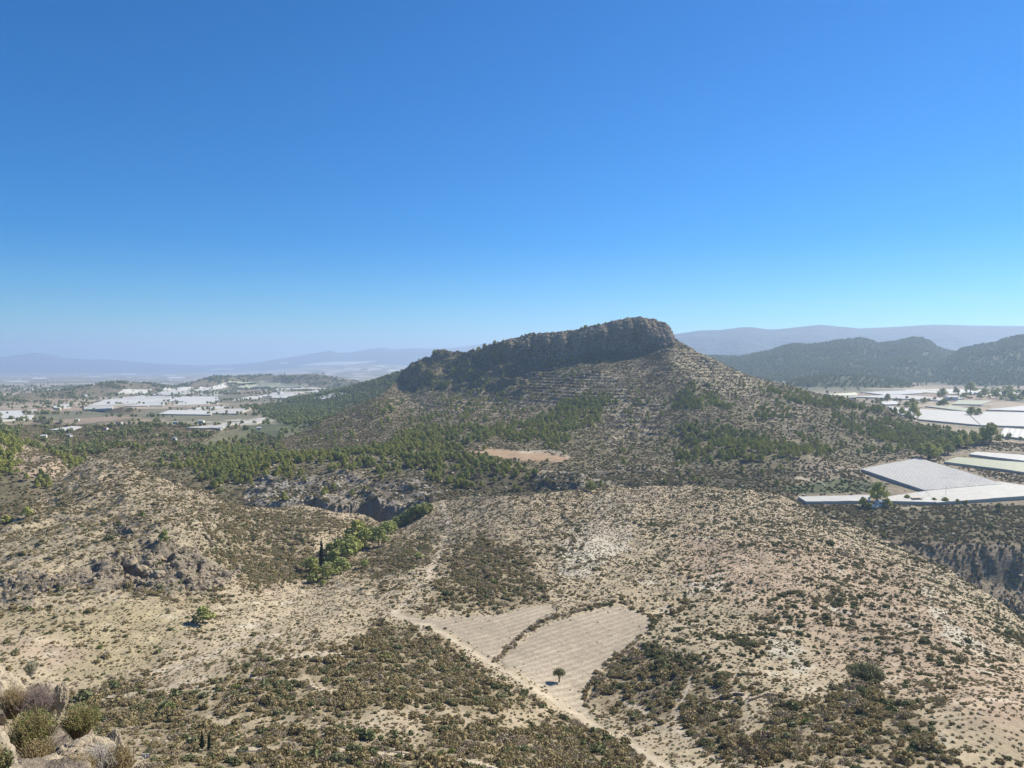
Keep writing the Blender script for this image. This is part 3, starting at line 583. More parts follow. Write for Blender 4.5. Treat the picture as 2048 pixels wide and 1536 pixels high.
SHR = [shrub_mesh('shrub', 1, LM['olive']), shrub_mesh('shrub', 2, LM['olive'], h=.6), shrub_mesh('shrub', 3, LM['dark'], n=260), shrub_mesh('shrub', 4, LM['grey'], n=200, size=.11),
       shrub_mesh('shrub', 5, LM['straw'], n=170, h=.9, size=.11), shrub_mesh('shrub', 6, LM['olive'], h=.8, lob=7), shrub_mesh('shrub', 7, LM['bright'], n=240), shrub_mesh('shrub', 8, LM['ggreen'], n=220)]
TUF = [shrub_mesh('tuft', 11, LM['straw'], n=34, h=.6, size=.3, lob=2), shrub_mesh('tuft', 12, LM['olive'], n=34, h=.6, size=.3, lob=2), shrub_mesh('tuft', 13, LM['grey'], n=34, h=.5, size=.3, lob=2), shrub_mesh('tuft', 14, LM['dark'], n=34, h=.6, size=.3, lob=2)]

def scatter(dens, seed):
    """random points on the ground, dens per square metre (array over the grid)"""
    r = np.random.default_rng(seed)
    area = (PXC[1] - PXC[0]) / F * GD[:-1, :-1] * np.diff(DR)[:, None]
    lam = np.where(np.isfinite(dens[:-1, :-1]), dens[:-1, :-1], 0) * area
    cnt = r.poisson(np.clip(lam, 0, 50)); i, j = np.nonzero(cnt); k = cnt[i, j]; i = np.repeat(i, k); j = np.repeat(j, k)
    a, b = r.random(len(i)), r.random(len(i))
    D = DR[i] + (DR[i + 1] - DR[i]) * a; px = PXC[j] + (PXC[1] - PXC[0]) * b
    z = (Z[i, j] * (1 - b) + Z[i, j + 1] * b) * (1 - a) + (Z[i + 1, j] * (1 - b) + Z[i + 1, j + 1] * b) * a
    return dict(x=(px - CX) / F * D, y=D, z=z, px=px, py=HY - z / D * F, vis=VIS[i, j], i=i, j=j, r=r)
def sub(P, m): return {k: (v[m] if isinstance(v, np.ndarray) else v) for k, v in P.items()}
def stuff(name, P, scale, idx, meshes, zs=None):
    n = len(P['x']); me = bpy.data.meshes.new(name); me.vertices.add(n)
    me.vertices.foreach_set('co', np.stack([P['x'], P['y'], P['z'] + H0], -1).astype(np.float32).ravel())
    for nm, arr in (('size', scale), ('spin', P['r'].random(n) * 6.283)):
        me.attributes.new(nm, 'FLOAT', 'POINT').data.foreach_set('value', arr.astype(np.float32))
    me.attributes.new('pick', 'INT', 'POINT').data.foreach_set('value', idx.astype(np.int32)); me.update()
    o = link(bpy.data.objects.new(name, me)); o['kind'] = 'stuff'
    cl_ = bpy.data.collections.new(name + '_sources')
    for k, m in enumerate(meshes): cl_.objects.link(bpy.data.objects.new('%s_source_%02d' % (name, k), m))
    ng = bpy.data.node_groups.new(name, 'GeometryNodeTree'); ng.interface.new_socket('Geometry', in_out='INPUT', socket_type='NodeSocketGeometry'); ng.interface.new_socket('Geometry', in_out='OUTPUT', socket_type='NodeSocketGeometry')
    A = lambda t: ng.nodes.new(t); gi, go, ip, ci = A('NodeGroupInput'), A('NodeGroupOutput'), A('GeometryNodeInstanceOnPoints'), A('GeometryNodeCollectionInfo')
    ci.inputs['Collection'].default_value = cl_; ci.inputs['Separate Children'].default_value = True; ci.inputs['Reset Children'].default_value = True; ip.inputs['Pick Instance'].default_value = True
    def na(nm, t): q = A('GeometryNodeInputNamedAttribute'); q.data_type = t; q.inputs[0].default_value = nm; return q.outputs[0]
    cx = A('ShaderNodeCombineXYZ'); ng.links.new(na('spin', 'FLOAT'), cx.inputs[2])
    L = ng.links.new; L(gi.outputs[0], ip.inputs['Points']); L(ci.outputs[0], ip.inputs['Instance']); L(na('pick', 'INT'), ip.inputs['Instance Index']); L(cx.outputs[0], ip.inputs['Rotation']); L(na('size', 'FLOAT'), ip.inputs['Scale']); L(ip.outputs[0], go.inputs[0])
    md = o.modifiers.new('scatter', 'NODES'); md.node_group = ng; print('STUFF', name, n); return o
def tag(o, label, cat, group=None):
    o['label'] = label; o['category'] = cat
    if group: o['group'] = group
    return o
def place(o, x, y, z, s_=1.0, rot=0.0, sz=None):
    o.location = (x, y, z + H0); o.rotation_euler = (0, 0, rot); o.scale = (s_, s_, sz or s_); return o

vcut = np.where(VIS, 1.0, np.where(GD < 460, .35, .0))
streak = np.where(GPX < 820, fbm(GX * 7, GY, 34, 3, 80), fbm(GX, GY * 4, 30, 3, 81)) * L1
ndv = np.clip(s(M_d1) + .34 * fbm(GX, GY, 42, 4, 79) + .30 * streak + .16 * L1 * (GPX < 480) * ss(PY, 1130, 1080), .03, 1)
clus = ss(fbm(GX, GY, 5, 3, 71) + .35 * fbm(GX, GY, 18, 2, 72), -.25, .35)
# scrub on the near slopes
den = L1 * (~CRAG) * vcut * (GD > 60) * (1.25 * ndv ** 1.8 * (.3 + .7 * clus) - .0 * upper1) * (1 - .25 * upper1) * (1 - s(M_path1, False)) * (1 - .8 * s(M_thin1, False)) * (1 - fl) * (1 - .5 * rk)
P = scatter(den, 1); n = len(P['x']); ndp = ndv[P['i'], P['j']]; rr = P['r']
sz = rr.uniform(.31, .74, n) * (.72 + .68 * np.clip(ndp, 0, 1)) * np.exp(.30 * rr.normal(size=n))
pk = rr.choice(8, n, p=[.26, .2, .12, .14, .08, .16, .01, .03])
dk = (P['px'] > 1290) & (P['py'] < 1340); pk = np.where(dk & (rr.random(n) < .45), 2, pk)
ap = sz / P['y'] * P['vis'] * (P['px'] > 20) * (P['px'] < 2030) * (P['py'] < 1530); top = np.argsort(-ap)[:290]; ms = np.ones(n, bool); ms[top] = False
stuff('scrub', sub(P, ms), sz[ms], pk[ms], SHR)
SHR_IND = (sub(P, top), sz[top], pk[top])
den = L1 * (~CRAG) * vcut * (GD > 60) * (1.5 * (.62 + .38 * ndv) * (.35 + .65 * clus)) * (1 - s(M_path1, False)) * (1 - .965 * fl)
P = scatter(den, 2); n = len(P['x']); stuff('dry_tufts', P, P['r'].uniform(.18, .42, n) * (1 + .35 * ss(P['y'], 200, 400)), P['r'].choice(4, n, p=[.12, .42, .2, .26]), TUF)
# scrub on the hill and valley
pd = s(M_pine); platd = s(M_plat, False)
den = L2 * VIS * (1 - s(M_netr, False)) * (1 - fo) * (1 - s(M_path2, False)) * (1 - s(M_orch, False)) * ((.25 + .3 * platd * (PY > 1008) + .18 * ss(PY, 925, 955) * (GPX > 850)) * (1 - .6 * pd) * (.35 + .65 * ss(fbm(GX, GY, 14, 3, 73), -.3, .3))) * (1 - .5 * cl) * (1 - ss(slope, 1.1, 1.7) * (GPX > 1100)) * (1 + 1.5 * ss(slope, .5, 1.1) * (GPX < 1150))
P = scatter(den, 3); n = len(P['x']); stuff('hill_scrub', P, P['r'].uniform(.55, 1.25, n), P['r'].choice(8, n, p=[.22, .2, .26, .12, .04, .12, .01, .03]), SHR)
den = L2 * (GPX > 500) * (VIS) * s(M_orch, False) * .12
P = scatter(den, 9); n = len(P['x']); stuff('orchard_rows', P, P['r'].uniform(.9, 1.3, n), np.where(P['r'].random(n) < .8, 2, 7), SHR)
# pines of the hill foot
den = L2 * VIS * (1 - s(M_netr, False)) * .062 * np.maximum(pd, .36 * (GPX > 560) * (PY > 765)) ** 1.25 * (1 - fo) * (1 - platd * (GPX > 1700) * .9) * (.08 + .92 * ss(fbm(GX, GY, 24, 4, 74) + .7 * (pd - .7), -.25, .2)) * (1 - s(M_bad) * .35) * (1 - s(M_path2, False)) * (1 + 5 * ss(slope, .4, 1.0) * (GPX < 1200))
P = scatter(den, 4); n = len(P['x']); rr = P['r']
hp = rr.uniform(3.0, 5.8, n) * np.where(P['py'] < 800, .8, 1)
brt = ss(fbm(P['x'], P['y'], 70, 3, 75), -.05, .3) * .6 + .15; pk = np.where(rr.random(n) < brt, rr.integers(4, 6, n), rr.integers(0, 4, n))
ap = hp / P['y'] * (P['px'] > 15) * (P['px'] < 2035); top = np.argsort(-ap)[:215]; ms = np.ones(n, bool); ms[top] = False
stuff('pine_wood', sub(P, ms), hp[ms], pk[ms], [p[2] for p in PINES]); PINE_IND = (sub(P, top), hp[top], pk[top])
# far woods, groves and hedges
ns = fbm(GX, GY, 90, 4, 76); row = fbm(GX * .25 + GY * .1, GY, 60, 3, 77)
den = L3 * VIS * (1 - s(M_netf, False)) * (GD < 4200) * np.select([COMP == 9, COMP == 6, COMP == 5], [.026 * (.3 + .7 * ss(ns, -.3, .2)), .019 * (.45 + .55 * ss(ns, -.35, .1)), .013 * ss(ns, -.15, .3)], .0065 * ss(row + .5 * ns, .05, .35) * (1 - ss(GD, 1500, 4200)) * np.where(GPX > 1400, .35, 1) + .010 * s(M_ff))
P = scatter(den, 5); n = len(P['x']); stuff('far_wood', P, P['r'].uniform(3.5, 7, n) * (1 + .35 * ss(P['y'], 1500, 3000)), P['r'].integers(0, 3, n), FART)
den = L2 * (GPX < 560) * VIS * (PY < 920) * (GD > 560) * .011 * (1 - samp(M_tan, GPX, PYc)) * ss(fbm(GX, GY, 60, 4, 78) + .1, .08, .32)
P = scatter(den, 6); n = len(P['x']); stuff('valley_groves', P, P['r'].uniform(3.5, 6.5, n), P['r'].integers(0, 3, n), FART)

# --- single shrubs, the largest in view
def where1(px, py):
    if py > 1490: v = 'on the bottom edge ' + ('left of the paired cypresses' if px < 400 else 'below the left footpath' if px < 700 else 'below the descending footpath' if px < 1000 else 'where the field track leaves' if px < 1350 else 'by the leafless almonds' if px < 1600 else 'right of the almonds' if px < 1850 else 'in the right corner')
    elif py > 1445: v = 'above the bottom edge ' + ('near the crag' if px < 330 else 'above the cypress pair' if px < 520 else 'above the left footpath' if px < 760 else 'left of the field track' if px < 1150 else 'right of the field track' if px < 1450 else 'above the almonds' if px < 1700 else 'on the right slope')
    elif 785 < px < 1330: v = 'beside the ploughed fields'
    elif px < 785: v = 'on the scrub slope left of the fields'
    elif px < 1560: v = 'in the gully right of the fields'
    else: v = 'around the big green bush'
    return v
KN = ['olive brown', 'low olive brown', 'dark green', 'grey brown twiggy', 'straw coloured', 'broad olive brown', 'bright green', 'grey green']
P, sz, pk = SHR_IND
for a in range(len(P['x'])):
    o = link(bpy.data.objects.new('shrub', SHR[pk[a]])); place(o, P['x'][a], P['y'][a], P['z'][a] - .03, float(sz[a]), a * 1.7)
    w = where1(P['px'][a], P['py'][a]); q_ = 'big' if sz[a] > 1.15 else 'mid sized' if sz[a] > .9 else 'modest'
    tag(o, '%s %s shrub %s' % (q_, KN[pk[a]], w), 'shrub', '%s %s shrubs %s' % (q_, KN[pk[a]], w))
def tree(name, x, y, z, h, k, label, group=None, cat='tree', rot=0, sx=1.0):
    e = link(bpy.data.objects.new(name, None)); place(e, x, y, z, 1, rot); e.empty_display_size = .5; tag(e, label, cat, group)
    for nm, me in (('trunk', PINES[k][0]), ('crown', PINES[k][1])):
        c = link(bpy.data.objects.new(nm, me), e); c.scale = (h * sx, h * sx, h)
    return e
def where2(px, py):
    f = 'near edge' if py > 935 else 'far side'
    if px < 90: return 'on the %s of the bare left hill' % ('foot' if py > 905 else 'crown')
    if px < 230: return 'beside the track behind the left hill'
    if px < 400: return 'on the %s of the wood left of the pale gully' % f
    if px < 480: return 'just behind the left hill crest, %s' % f
    if px < 560: return 'above the whitish gully bank, %s' % f
    if px < 640: return 'right of the whitish gully bank, %s' % f
    if px < 740: return 'above the dark gully shadow, %s' % f
    if px < 850: return 'above the ravine mouth, %s' % f
    if px < 940: return 'left of the orange field, %s' % f
    if px < 1100: return ('below' if py > 915 else 'above') + ' the orange field'
    if px < 1300: return 'between the orange field and the mounds'
    if px < 1480: return 'in the left half of the mound wood'
    if px < 1700: return 'in the right half of the mound wood'
    return 'beside the white netted fields'
P, hp, pk = PINE_IND
for a in range(len(P['x'])):
    b = 'light green' if pk[a] > 3 else 'dark green'; w = where2(P['px'][a], P['py'][a])
    b = ('small ' if hp[a] < 4.2 else 'tall ' if hp[a] > 5.2 else 'middling ') + b
    tree('pine_tree', P['x'][a], P['y'][a], P['z'][a], float(hp[a]), int(pk[a]), '%s pine %s' % (b, w), '%s pines %s' % (b, w), rot=a)

# ------------------------------------------------------------------ single trees and bushes
def ptree(px, py, hpx, k, label, name='pine_tree', cat='tree', group=None, sx=1.0, dmin=60):
    x, y, z = hit(px, py, 0, dmin); return tree(name, x, y, z - .05, hpx * y / F, k, label, group, cat, rot=px, sx=sx)
def crown_tree(name, px, py, hpx, lobes, n, size, mat, label, trunk, cat='tree', group=None, dmin=60, seed=0, sx=1.0):
    x, y, z = hit(px, py, 0, dmin); h = hpx * y / F; r = np.random.default_rng(seed + int(px))
    e = link(bpy.data.objects.new(name, None)); place(e, x, y, z, 1); tag(e, label, cat, group)
    v, f = crown(r, lobes, n, size); me = fast_mesh('crown', v, f, False); me.materials.append(mat)
    c = link(bpy.data.objects.new('crown', me), e); c.scale = (h * sx, h * sx, h)
    v, f = joinvf(trunk); me = fast_mesh('trunk', v, f); me.materials.append(bark); c = link(bpy.data.objects.new('trunk', me), e); c.scale = (h * sx, h * sx, h); return e
crown_tree('olive_tree', 1118, 1364, 29, [(-.1,0,.68,.3,.3,.24),(.18,.05,.66,.3,.28,.24),(.02,-.1,.78,.28,.3,.2),(.0,.15,.6,.32,.25,.2),(.3,0,.6,.16,.2,.16),(-.3,.02,.6,.14,.2,.15)], 900, .045, LM['dark'],
    'lone round olive tree casting a shadow on the pale ploughed field', [tube([(0,0,-.05),(.02,0,.2),(-.02,0,.4),(-.1,0,.65)], [.06,.045,.04,.02], 7), tube([(.02,0,.22),(.1,.02,.42),(.22,.03,.62)], [.035,.028,.012], 6), tube([(0,0,.3),(0,.1,.5),(.03,.14,.66)], [.03,.02,.01], 5)])
def cypress(px, py, hpx, w, label, group=None):
    lobes = [(0, 0, .1 + .85 * t, w * (1 - .75 * t ** 2), w * (1 - .75 * t ** 2), .1) for t in np.linspace(0, 1, 12)]
    crown_tree('cypress', px, py, hpx, lobes, 700, .035, LM['cyp'], label, [tube([(0,0,-.05),(0,0,.5),(0,0,.9)], [.03,.02,.008], 6)], group=group)
cypress(643, 1144, 64, .075, 'tall dark slender cypress rising among the green pines in the ravine')
cypress(404, 1497, 34, .14, 'small dark cypress beside the footpath, left one of the pair')
cypress(418, 1499, 33, .12, 'small thin dark cypress beside the footpath, right one of the pair')
RAV = [(620,1142,30,5),(632,1155,26,0),(655,1158,34,5),(668,1138,40,4),(682,1148,34,5),(660,1112,28,4),(695,1118,40,5),(676,1112,34,4),(712,1104,30,0),(700,1098,30,5),(716,1084,46,1),(730,1090,34,5),(742,1078,24,4),
       (757,1092,40,4),(770,1074,32,5),(782,1066,26,5),(792,1056,24,4),(803,1052,24,5),(815,1046,28,5),(826,1040,28,4),(838,1034,26,5),(850,1028,24,5),(860,1022,16,4),(727,1136,18,5),(645,1172,14,5)]
for q, (px, py, h, k) in enumerate(RAV):
    w = 'low' if h < 25 else 'tall' if h > 38 else 'middling'
    seg = 'around the dark cypress' if px < 690 else 'in the middle of the ravine' if px < 762 else 'where the ravine meets the far crest'
    ptree(px, py, h, k, '%s bright green pine %s' % (w, seg), group='%s ravine pines %s' % (w, seg), sx=1.35)
ptree(626, 1166, 20, 5, 'lowest bright round pine at the near foot of the cypress grove', sx=1.6)
ptree(406, 1246, 34, 4, 'broad bright green pine standing alone in the gully below the rocky outcrop', sx=1.7)
ptree(328, 1088, 30, 4, 'lone leaning pine with a dark shadow on the left hill above the rocky outcrop', sx=1.0)
ptree(285, 1036, 13, 4, 'small dark round pine on the upper slope of the left hill', sx=1.6)
ptree(55, 1034, 22, 3, 'dark pine at the left foot of the left hill', sx=1.2); ptree(12, 1047, 18, 3, 'low dark pine at the left picture edge below the left hill', sx=1.5)
ptree(1180, 982, 21, 5, 'lone bright round tree on the crest in front of the orange field', sx=1.4)
ptree(837, 1118, 14, 5, 'low yellow green bush on the sandy slope right of the ravine', 'bush', 'bush', sx=1.7)
crown_tree('bush', 1732, 1362, 38, [(-.5,0,.45,.42,.4,.35),(.3,0,.5,.45,.4,.4),(-.1,.1,.65,.4,.4,.3),(.75,0,.3,.25,.3,.25),(-.1,-.3,.4,.4,.3,.3)], 2600, .045, LM['ggreen'], 'large grey green bush on the pale right hand slope', [tube([(0,0,-.05),(.05,0,.3),(.2,0,.6)], [.05,.035,.01], 5), tube([(0,0,0),(-.2,0,.3),(-.4,0,.5)], [.04,.03,.01], 5)], cat='bush')
for px, py, h, k, sx, lb in [(1754,1006,44,1,1.0,'tall dark pine over the white shed by the netted field'),(1727,1014,22,0,1.0,'shorter dark tree just left of the white shed'),(1738,1018,14,2,1.4,'low bush at the left foot of the white shed'),(1774,1014,18,1,1.3,'dark bush just right of the white shed'),
    (1815,1000,12,0,1.5,'round bush left of the timber pergola'),(1868,1004,10,0,1.6,'small round bush right of the timber pergola'),(1891,1006,13,0,1.6,'largest round bush in the row below the white net'),(1915,1007,10,0,1.5,'fourth round bush in the row below the white net'),(1933,1008,9,0,1.4,'last small round bush in the row below the white net'),
    (1828,838,34,1,.9,'tall dark upright tree at the corner of the white nets'),(1789,830,17,2,1.1,'dark round tree left of the tall upright tree'),(1804,830,17,0,1.2,'second dark round tree left of the tall upright tree'),(1818,838,16,3,1.2,'grey tree at the left foot of the tall upright tree'),
    (1942,832,20,1,1.3,'wide dark tree clump standing inside the white nets'),(1957,832,17,2,1.4,'right half of the dark clump inside the white nets'),
    (1982,886,42,1,1.0,'tallest round tree at the right end of the pine belt'),(1966,888,36,2,1.1,'tall tree second from the right end of the pine belt'),(1949,890,30,0,1.2,'tree third from the right end of the pine belt'),(1932,894,28,3,1.3,'tree fourth from the right end of the pine belt'),(1916,896,26,1,1.3,'tree fifth from the right end of the pine belt'),
    (1858,918,36,3,1.3,'large dark pine at the upper corner of the lined net roof'),(1842,914,28,0,1.3,'dark pine left of the upper corner of the lined net roof'),(1875,912,28,2,1.2,'dark pine right of the upper corner of the lined net roof'),(1896,908,22,5,1.3,'lighter pine above the greenish net')]:
    ptree(px, py, h, k, lb, sx=sx)
GRV = [(1745,806),(1756,808),(1775,803),(1798,812),(1813,813),(1824,812),(1835,808),(1880,812),(1888,812),(1870,800),(1879,795),(1886,792),(1912,787),(1928,797),(1940,785),(1952,781),(1960,797),(1970,792),(1978,796),(1985,790),(1992,796),(2003,799),(2012,797),(2022,800),(2030,799),(2040,800),(2046,796),(1965,786),(1995,786),(2020,786),(1902,800),(1850,806)]
for q, (px, py) in enumerate(GRV):
    w = 'left of the long shed' if px < 1895 else 'around the farm at the right edge'
    ptree(px, py + 1, 8 + (q % 3) * 5 + (6 if px in (1912, 1940, 2030, 2012) else 0), q % 4, ('low', 'middling', 'high')[q % 3] + ' dark tree in the grove ' + w, 'dark_tree', group=('low', 'middling', 'high')[q % 3] + ' grove trees ' + w, sx=1.25)
SKY = [(870,709,7),(957,705,8),(970,698,8),(990,689,6),(1044,675,4),(1060,671,4),(1100,669,3),(1135,667,5),(1163,662,6),(1171,660,7),(1190,656,5),(1198,655,6),(1212,651,5),(1128,668,3),(783,826,12),(770,828,9)]
for q, (px, py, h) in enumerate(SKY):
    x, y, z = hit(px, py, 0, 800)
    lb = 'dark round tree on the bare ledge of the hill foot' if px in (783, 770) else 'small dark tree on the %s skyline of the rocky hill' % ('left' if px < 1000 else 'middle' if px < 1150 else 'upper')
    tree('pine_tree', x, y + 1, z, 1.5 * h * y / F, q % 4, lb, lb.replace('tree', 'trees'), rot=q, sx=1.5)
# leafless almond trees
def bare_tree(px, py, hpx, seed, label):
    r = np.random.default_rng(seed); x, y, z = hit(px, py); h = hpx * y / F
    e = link(bpy.data.objects.new('bare_tree', None)); place(e, x, y, z, h); tag(e, label, 'tree'); parts = []
    def grow(p, d, L, rad, lv):
        p2 = p + d * L * .5 + r.normal(0, .02, 3); p3 = p + d * L; parts.append(tube([p, p2, p3], [rad, rad * .8, rad * .6], 5 if lv < 2 else 3))
        if lv < 5:
            for _ in range(3 if lv < 4 else 4):
                nd = d + r.normal(0, .5, 3) + np.array((0, 0, .12)); nd /= np.linalg.norm(nd); grow(p3, nd, L * r.uniform(.62, .85), rad * .58, lv + 1)
    parts.append(tube([(0, 0, -.05), (.02, 0, .12), (0, .01, .25)], [.05, .04, .036], 6)); tv, tf = joinvf(parts); parts.clear()
    for a in range(4): grow(np.array((0, 0, .22)), np.array((math.cos(a * 1.6) * .7, math.sin(a * 1.6) * .7, .75)), .24, .028, 1)
    bv, bf = joinvf(parts)
    for nm, v, f in (('trunk', tv, tf), ('branches', bv, bf)): me = fast_mesh(nm, v, f); me.materials.append(bark); link(bpy.data.objects.new(nm, me), e)
bare_tree(1488, 1527, 50, 1, 'leafless dark almond tree above the bottom edge, left one of three'); bare_tree(1528, 1500, 42, 2, 'leafless almond tree with forked trunk, middle and highest of three')
bare_tree(1538, 1524, 28, 3, 'small leafless almond tree, right and smallest of three'); bare_tree(1113, 1226, 22, 4, 'dark leafless tree at the top corner of the left ploughed field'); bare_tree(1358, 1332, 14, 5, 'small leafless tree in the scrub right of the big ploughed field')
# bush rows round the fields
def row(pts, n, rad, label, group, kinds, seed):
    r = np.random.default_rng(seed); p = np.array(pts, float); L = np.r_[0, np.cumsum(np.hypot(*np.diff(p, axis=0).T))]
    for q in range(n):
        t = (q + r.random() * .6) / n * L[-1]; px = np.interp(t, L, p[:, 0]) + r.normal(0, 2.5); py = np.interp(t, L, p[:, 1]) + r.normal(0, 1.5)
        x, y, z = hit(px, py); k = int(r.choice(kinds)); o = link(bpy.data.objects.new('shrub', SHR[k])); place(o, x, y, z - .05, rad * r.uniform(.6, 1.25), q)
        tag(o, '%s bush in the %s' % (KN[k], label), 'shrub', '%s bushes in the %s' % (KN[k], group))
row([(990,1322),(1020,1296),(1055,1262),(1090,1240),(1140,1228),(1180,1215)], 34, 1.0, 'hedge between the two ploughed fields', 'hedge between the fields', [0,3,5,3], 1)
row([(1180,1213),(1240,1205),(1280,1222),(1312,1244),(1290,1272)], 22, .95, 'line along the top field edge', 'top field edge', [0,3,2,5], 2)
row([(1290,1270),(1255,1296),(1215,1325),(1190,1355),(1170,1390),(1172,1420)], 26, .9, 'line on the right field edge', 'right field edge', [0,4,5,0], 3)
row([(1010,1368),(1060,1398),(1100,1425),(1150,1448),(1200,1475),(1260,1505)], 26, 1.0, 'line below the diagonal field track', 'track side', [0,2,5,3], 4)
# ------------------------------------------------------------------ stones and boulders
import bmesh
from mathutils import noise as mn
rockm, nt, b = newmat('weathered_rock'); co = N(nt, 'ShaderNodeTexCoord').outputs['Object']
oi = N(nt, 'ShaderNodeObjectInfo'); c = mixc(nt, nz(nt, co, 1.2, 6, .7), (.42, .34, .235), (.62, .53, .38)); c = mixc(nt, ma(nt, 'MULTIPLY', oi.outputs['Random'], .4), c, (.40, .37, .32))
w = nz(nt, co, 2.2, 10, .8); cr = ma(nt, 'MULTIPLY', ma(nt, 'ABSOLUTE', ma(nt, 'SUBTRACT', w, .5)), 22, clamp=True); c = mixc(nt, ma(nt, 'MULTIPLY', ma(nt, 'SUBTRACT', 1, cr), .45), c, (.12, .09, .065)); c = mixc(nt, ma(nt, 'MULTIPLY', nz(nt, co, 14, 6, .8), .5), c, (.30, .24, .17))
bp = N(nt, 'ShaderNodeBump'); bp.inputs['Strength'].default_value = .7; bp.inputs['Distance'].default_value = .12; nt.links.new(ma(nt, 'ADD', w, nz(nt, co, 9, 6, .75)), bp.inputs['Height']); nt.links.new(bp.outputs[0], b.inputs['Normal']); nt.links.new(c, b.inputs['Base Color'])
def rock_mesh(seed, sub_=2, amp=.35, flat=.7, fr=1.0):
    bm = bmesh.new(); bmesh.ops.create_icosphere(bm, subdivisions=sub_, radius=1)
    for v in bm.verts:
        p = v.co * fr + Vector((seed * 7.1, seed * 3.3, seed)); d = mn.fractal(p, 1, 2, 5 if sub_ > 3 else 2) * amp; q = mn.cell_vector(p * 1.6) * .10
        if sub_ > 3:
            dv = mn.voronoi(p * .95 + mn.noise_vector(p * 2) * .2)[0]; d = d * .7 - .06 * max(0, 1 - (dv[1] - dv[0]) * 9) - .12 * dv[0] + .03 * mn.fractal(p * 7, 1, 2, 4); q = q * 0
        v.co = v.co * (1 + d) + q * (1 if sub_ < 4 else .6); v.co.z *= flat
    me = bpy.data.meshes.new('rock'); bm.to_mesh(me); bm.free(); me.materials.append(rockm)
    return me
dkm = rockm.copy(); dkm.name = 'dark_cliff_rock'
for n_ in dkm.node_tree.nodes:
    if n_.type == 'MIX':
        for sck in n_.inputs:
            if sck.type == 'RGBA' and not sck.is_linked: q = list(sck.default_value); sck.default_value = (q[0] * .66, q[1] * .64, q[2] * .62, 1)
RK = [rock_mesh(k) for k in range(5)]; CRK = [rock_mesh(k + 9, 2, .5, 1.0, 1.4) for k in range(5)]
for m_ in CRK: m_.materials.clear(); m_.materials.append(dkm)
den = L1 * (~CRAG) * VIS * (GD > 70) * (GD < 440) * (.045 + .55 * s(M_white) * ss(n_b, -.1, .3) + .30 * rk + .25 * ss(fbm(GX, GY, 20, 3, 91), .25, .5)) * (1 - fl) * (1 - s(M_path1, False))
P = scatter(den, 7); n = len(P['x']); stuff('stones', P, P['r'].uniform(.12, .42, n) ** 1.2 * (1 + .5 * ss(P['y'], 200, 400)), P['r'].integers(0, 5, n), RK)
den = L2 * VIS * (.006 + .012 * bd * (GPX < 1300) + .015 * ss(slope, .7, 1.2)) * (1 - fo) * (GX > -200); P = scatter(den, 8); n = len(P['x']); stuff('hill_stones', P, P['r'].uniform(.4, 1.3, n), P['r'].integers(0, 5, n), RK)
den = (L2 * VIS * (cl * .28 * (.15 + .85 * ss(GPX, 1040, 1180)) + .05 * ss(slope, .9, 1.4) * (1 - bd) * (GPX > 1060)) + L1 * VIS * rk * .10 * ss(fbm(GX, GY, 14, 2, 93), -.2, .2)) * (GX > -400)
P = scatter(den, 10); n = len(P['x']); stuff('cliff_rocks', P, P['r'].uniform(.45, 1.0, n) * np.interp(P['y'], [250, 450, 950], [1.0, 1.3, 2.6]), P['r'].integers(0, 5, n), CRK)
rr = np.random.default_rng(5)
for q, (px, py, w) in enumerate([(262,1125,30),(285,1140,26),(300,1128,22),(318,1150,30),(335,1140,20),(350,1128,18),(362,1150,24),(340,1165,18),(255,1155,16),(228,1142,16),(300,1170,20),(380,1160,20),(395,1145,16),(410,1155,26),(275,1160,14),(322,1118,16),(200,1150,14),(170,1165,16),(120,1172,14),(268,1062,16),(416,1076,14),(480,1134,18),(520,1137,9),(60,1182,12),(90,1180,16)]):
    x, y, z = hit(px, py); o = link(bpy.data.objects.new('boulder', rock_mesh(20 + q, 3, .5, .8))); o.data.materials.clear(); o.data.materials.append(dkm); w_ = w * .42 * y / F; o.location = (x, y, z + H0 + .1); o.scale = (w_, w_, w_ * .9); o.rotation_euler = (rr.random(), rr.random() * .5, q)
    w2 = 'on the dark hollowed outcrop of the left hill' if 225 < px < 415 and py > 1100 else 'on the bare upper slope of the left hill' if py < 1080 else 'right of the outcrop' if px > 450 else 'on the left flank of the outcrop'
    tag(o, 'grey weathered boulder ' + w2, 'boulder', 'boulders ' + w2)
def at(px, py, D): return ((px - CX) / F * D, D, -(py - HY) / F * D)
for q, (px, py, rx_, rz_, D, rot, lb) in enumerate([(-32,1425,74,105,14.2,.2,'tall smooth beige rock face at the left picture edge'),(76,1428,46,62,14.8,1.0,'rounded beige rock behind the twiggy bush'),(-66,1640,108,205,8.2,.4,'long pale rock slab in the bottom left corner'),
        (168,1530,60,54,11.6,2.1,'cracked pinkish rock at the bottom between the bushes'),(226,1500,22,40,12.2,.6,'small upright yellowish rock at the right end of the crag'),(70,1590,80,66,10.6,3.0,'low reddish rock beside the pale slab'),(122,1395,14,30,14.6,0,'narrow rock spike behind the green bush')]):
    x, y, z = at(px, py, D); o = link(bpy.data.objects.new('rock', rock_mesh(50 + q, 6, .30, 1.0, 1.3))); o.location = (x, y, z + H0); o.scale = (rx_ * D / F, rx_ * D / F * 1.1, rz_ * D / F); o.rotation_euler = (0, 0, rot); tag(o, lb, 'rock')
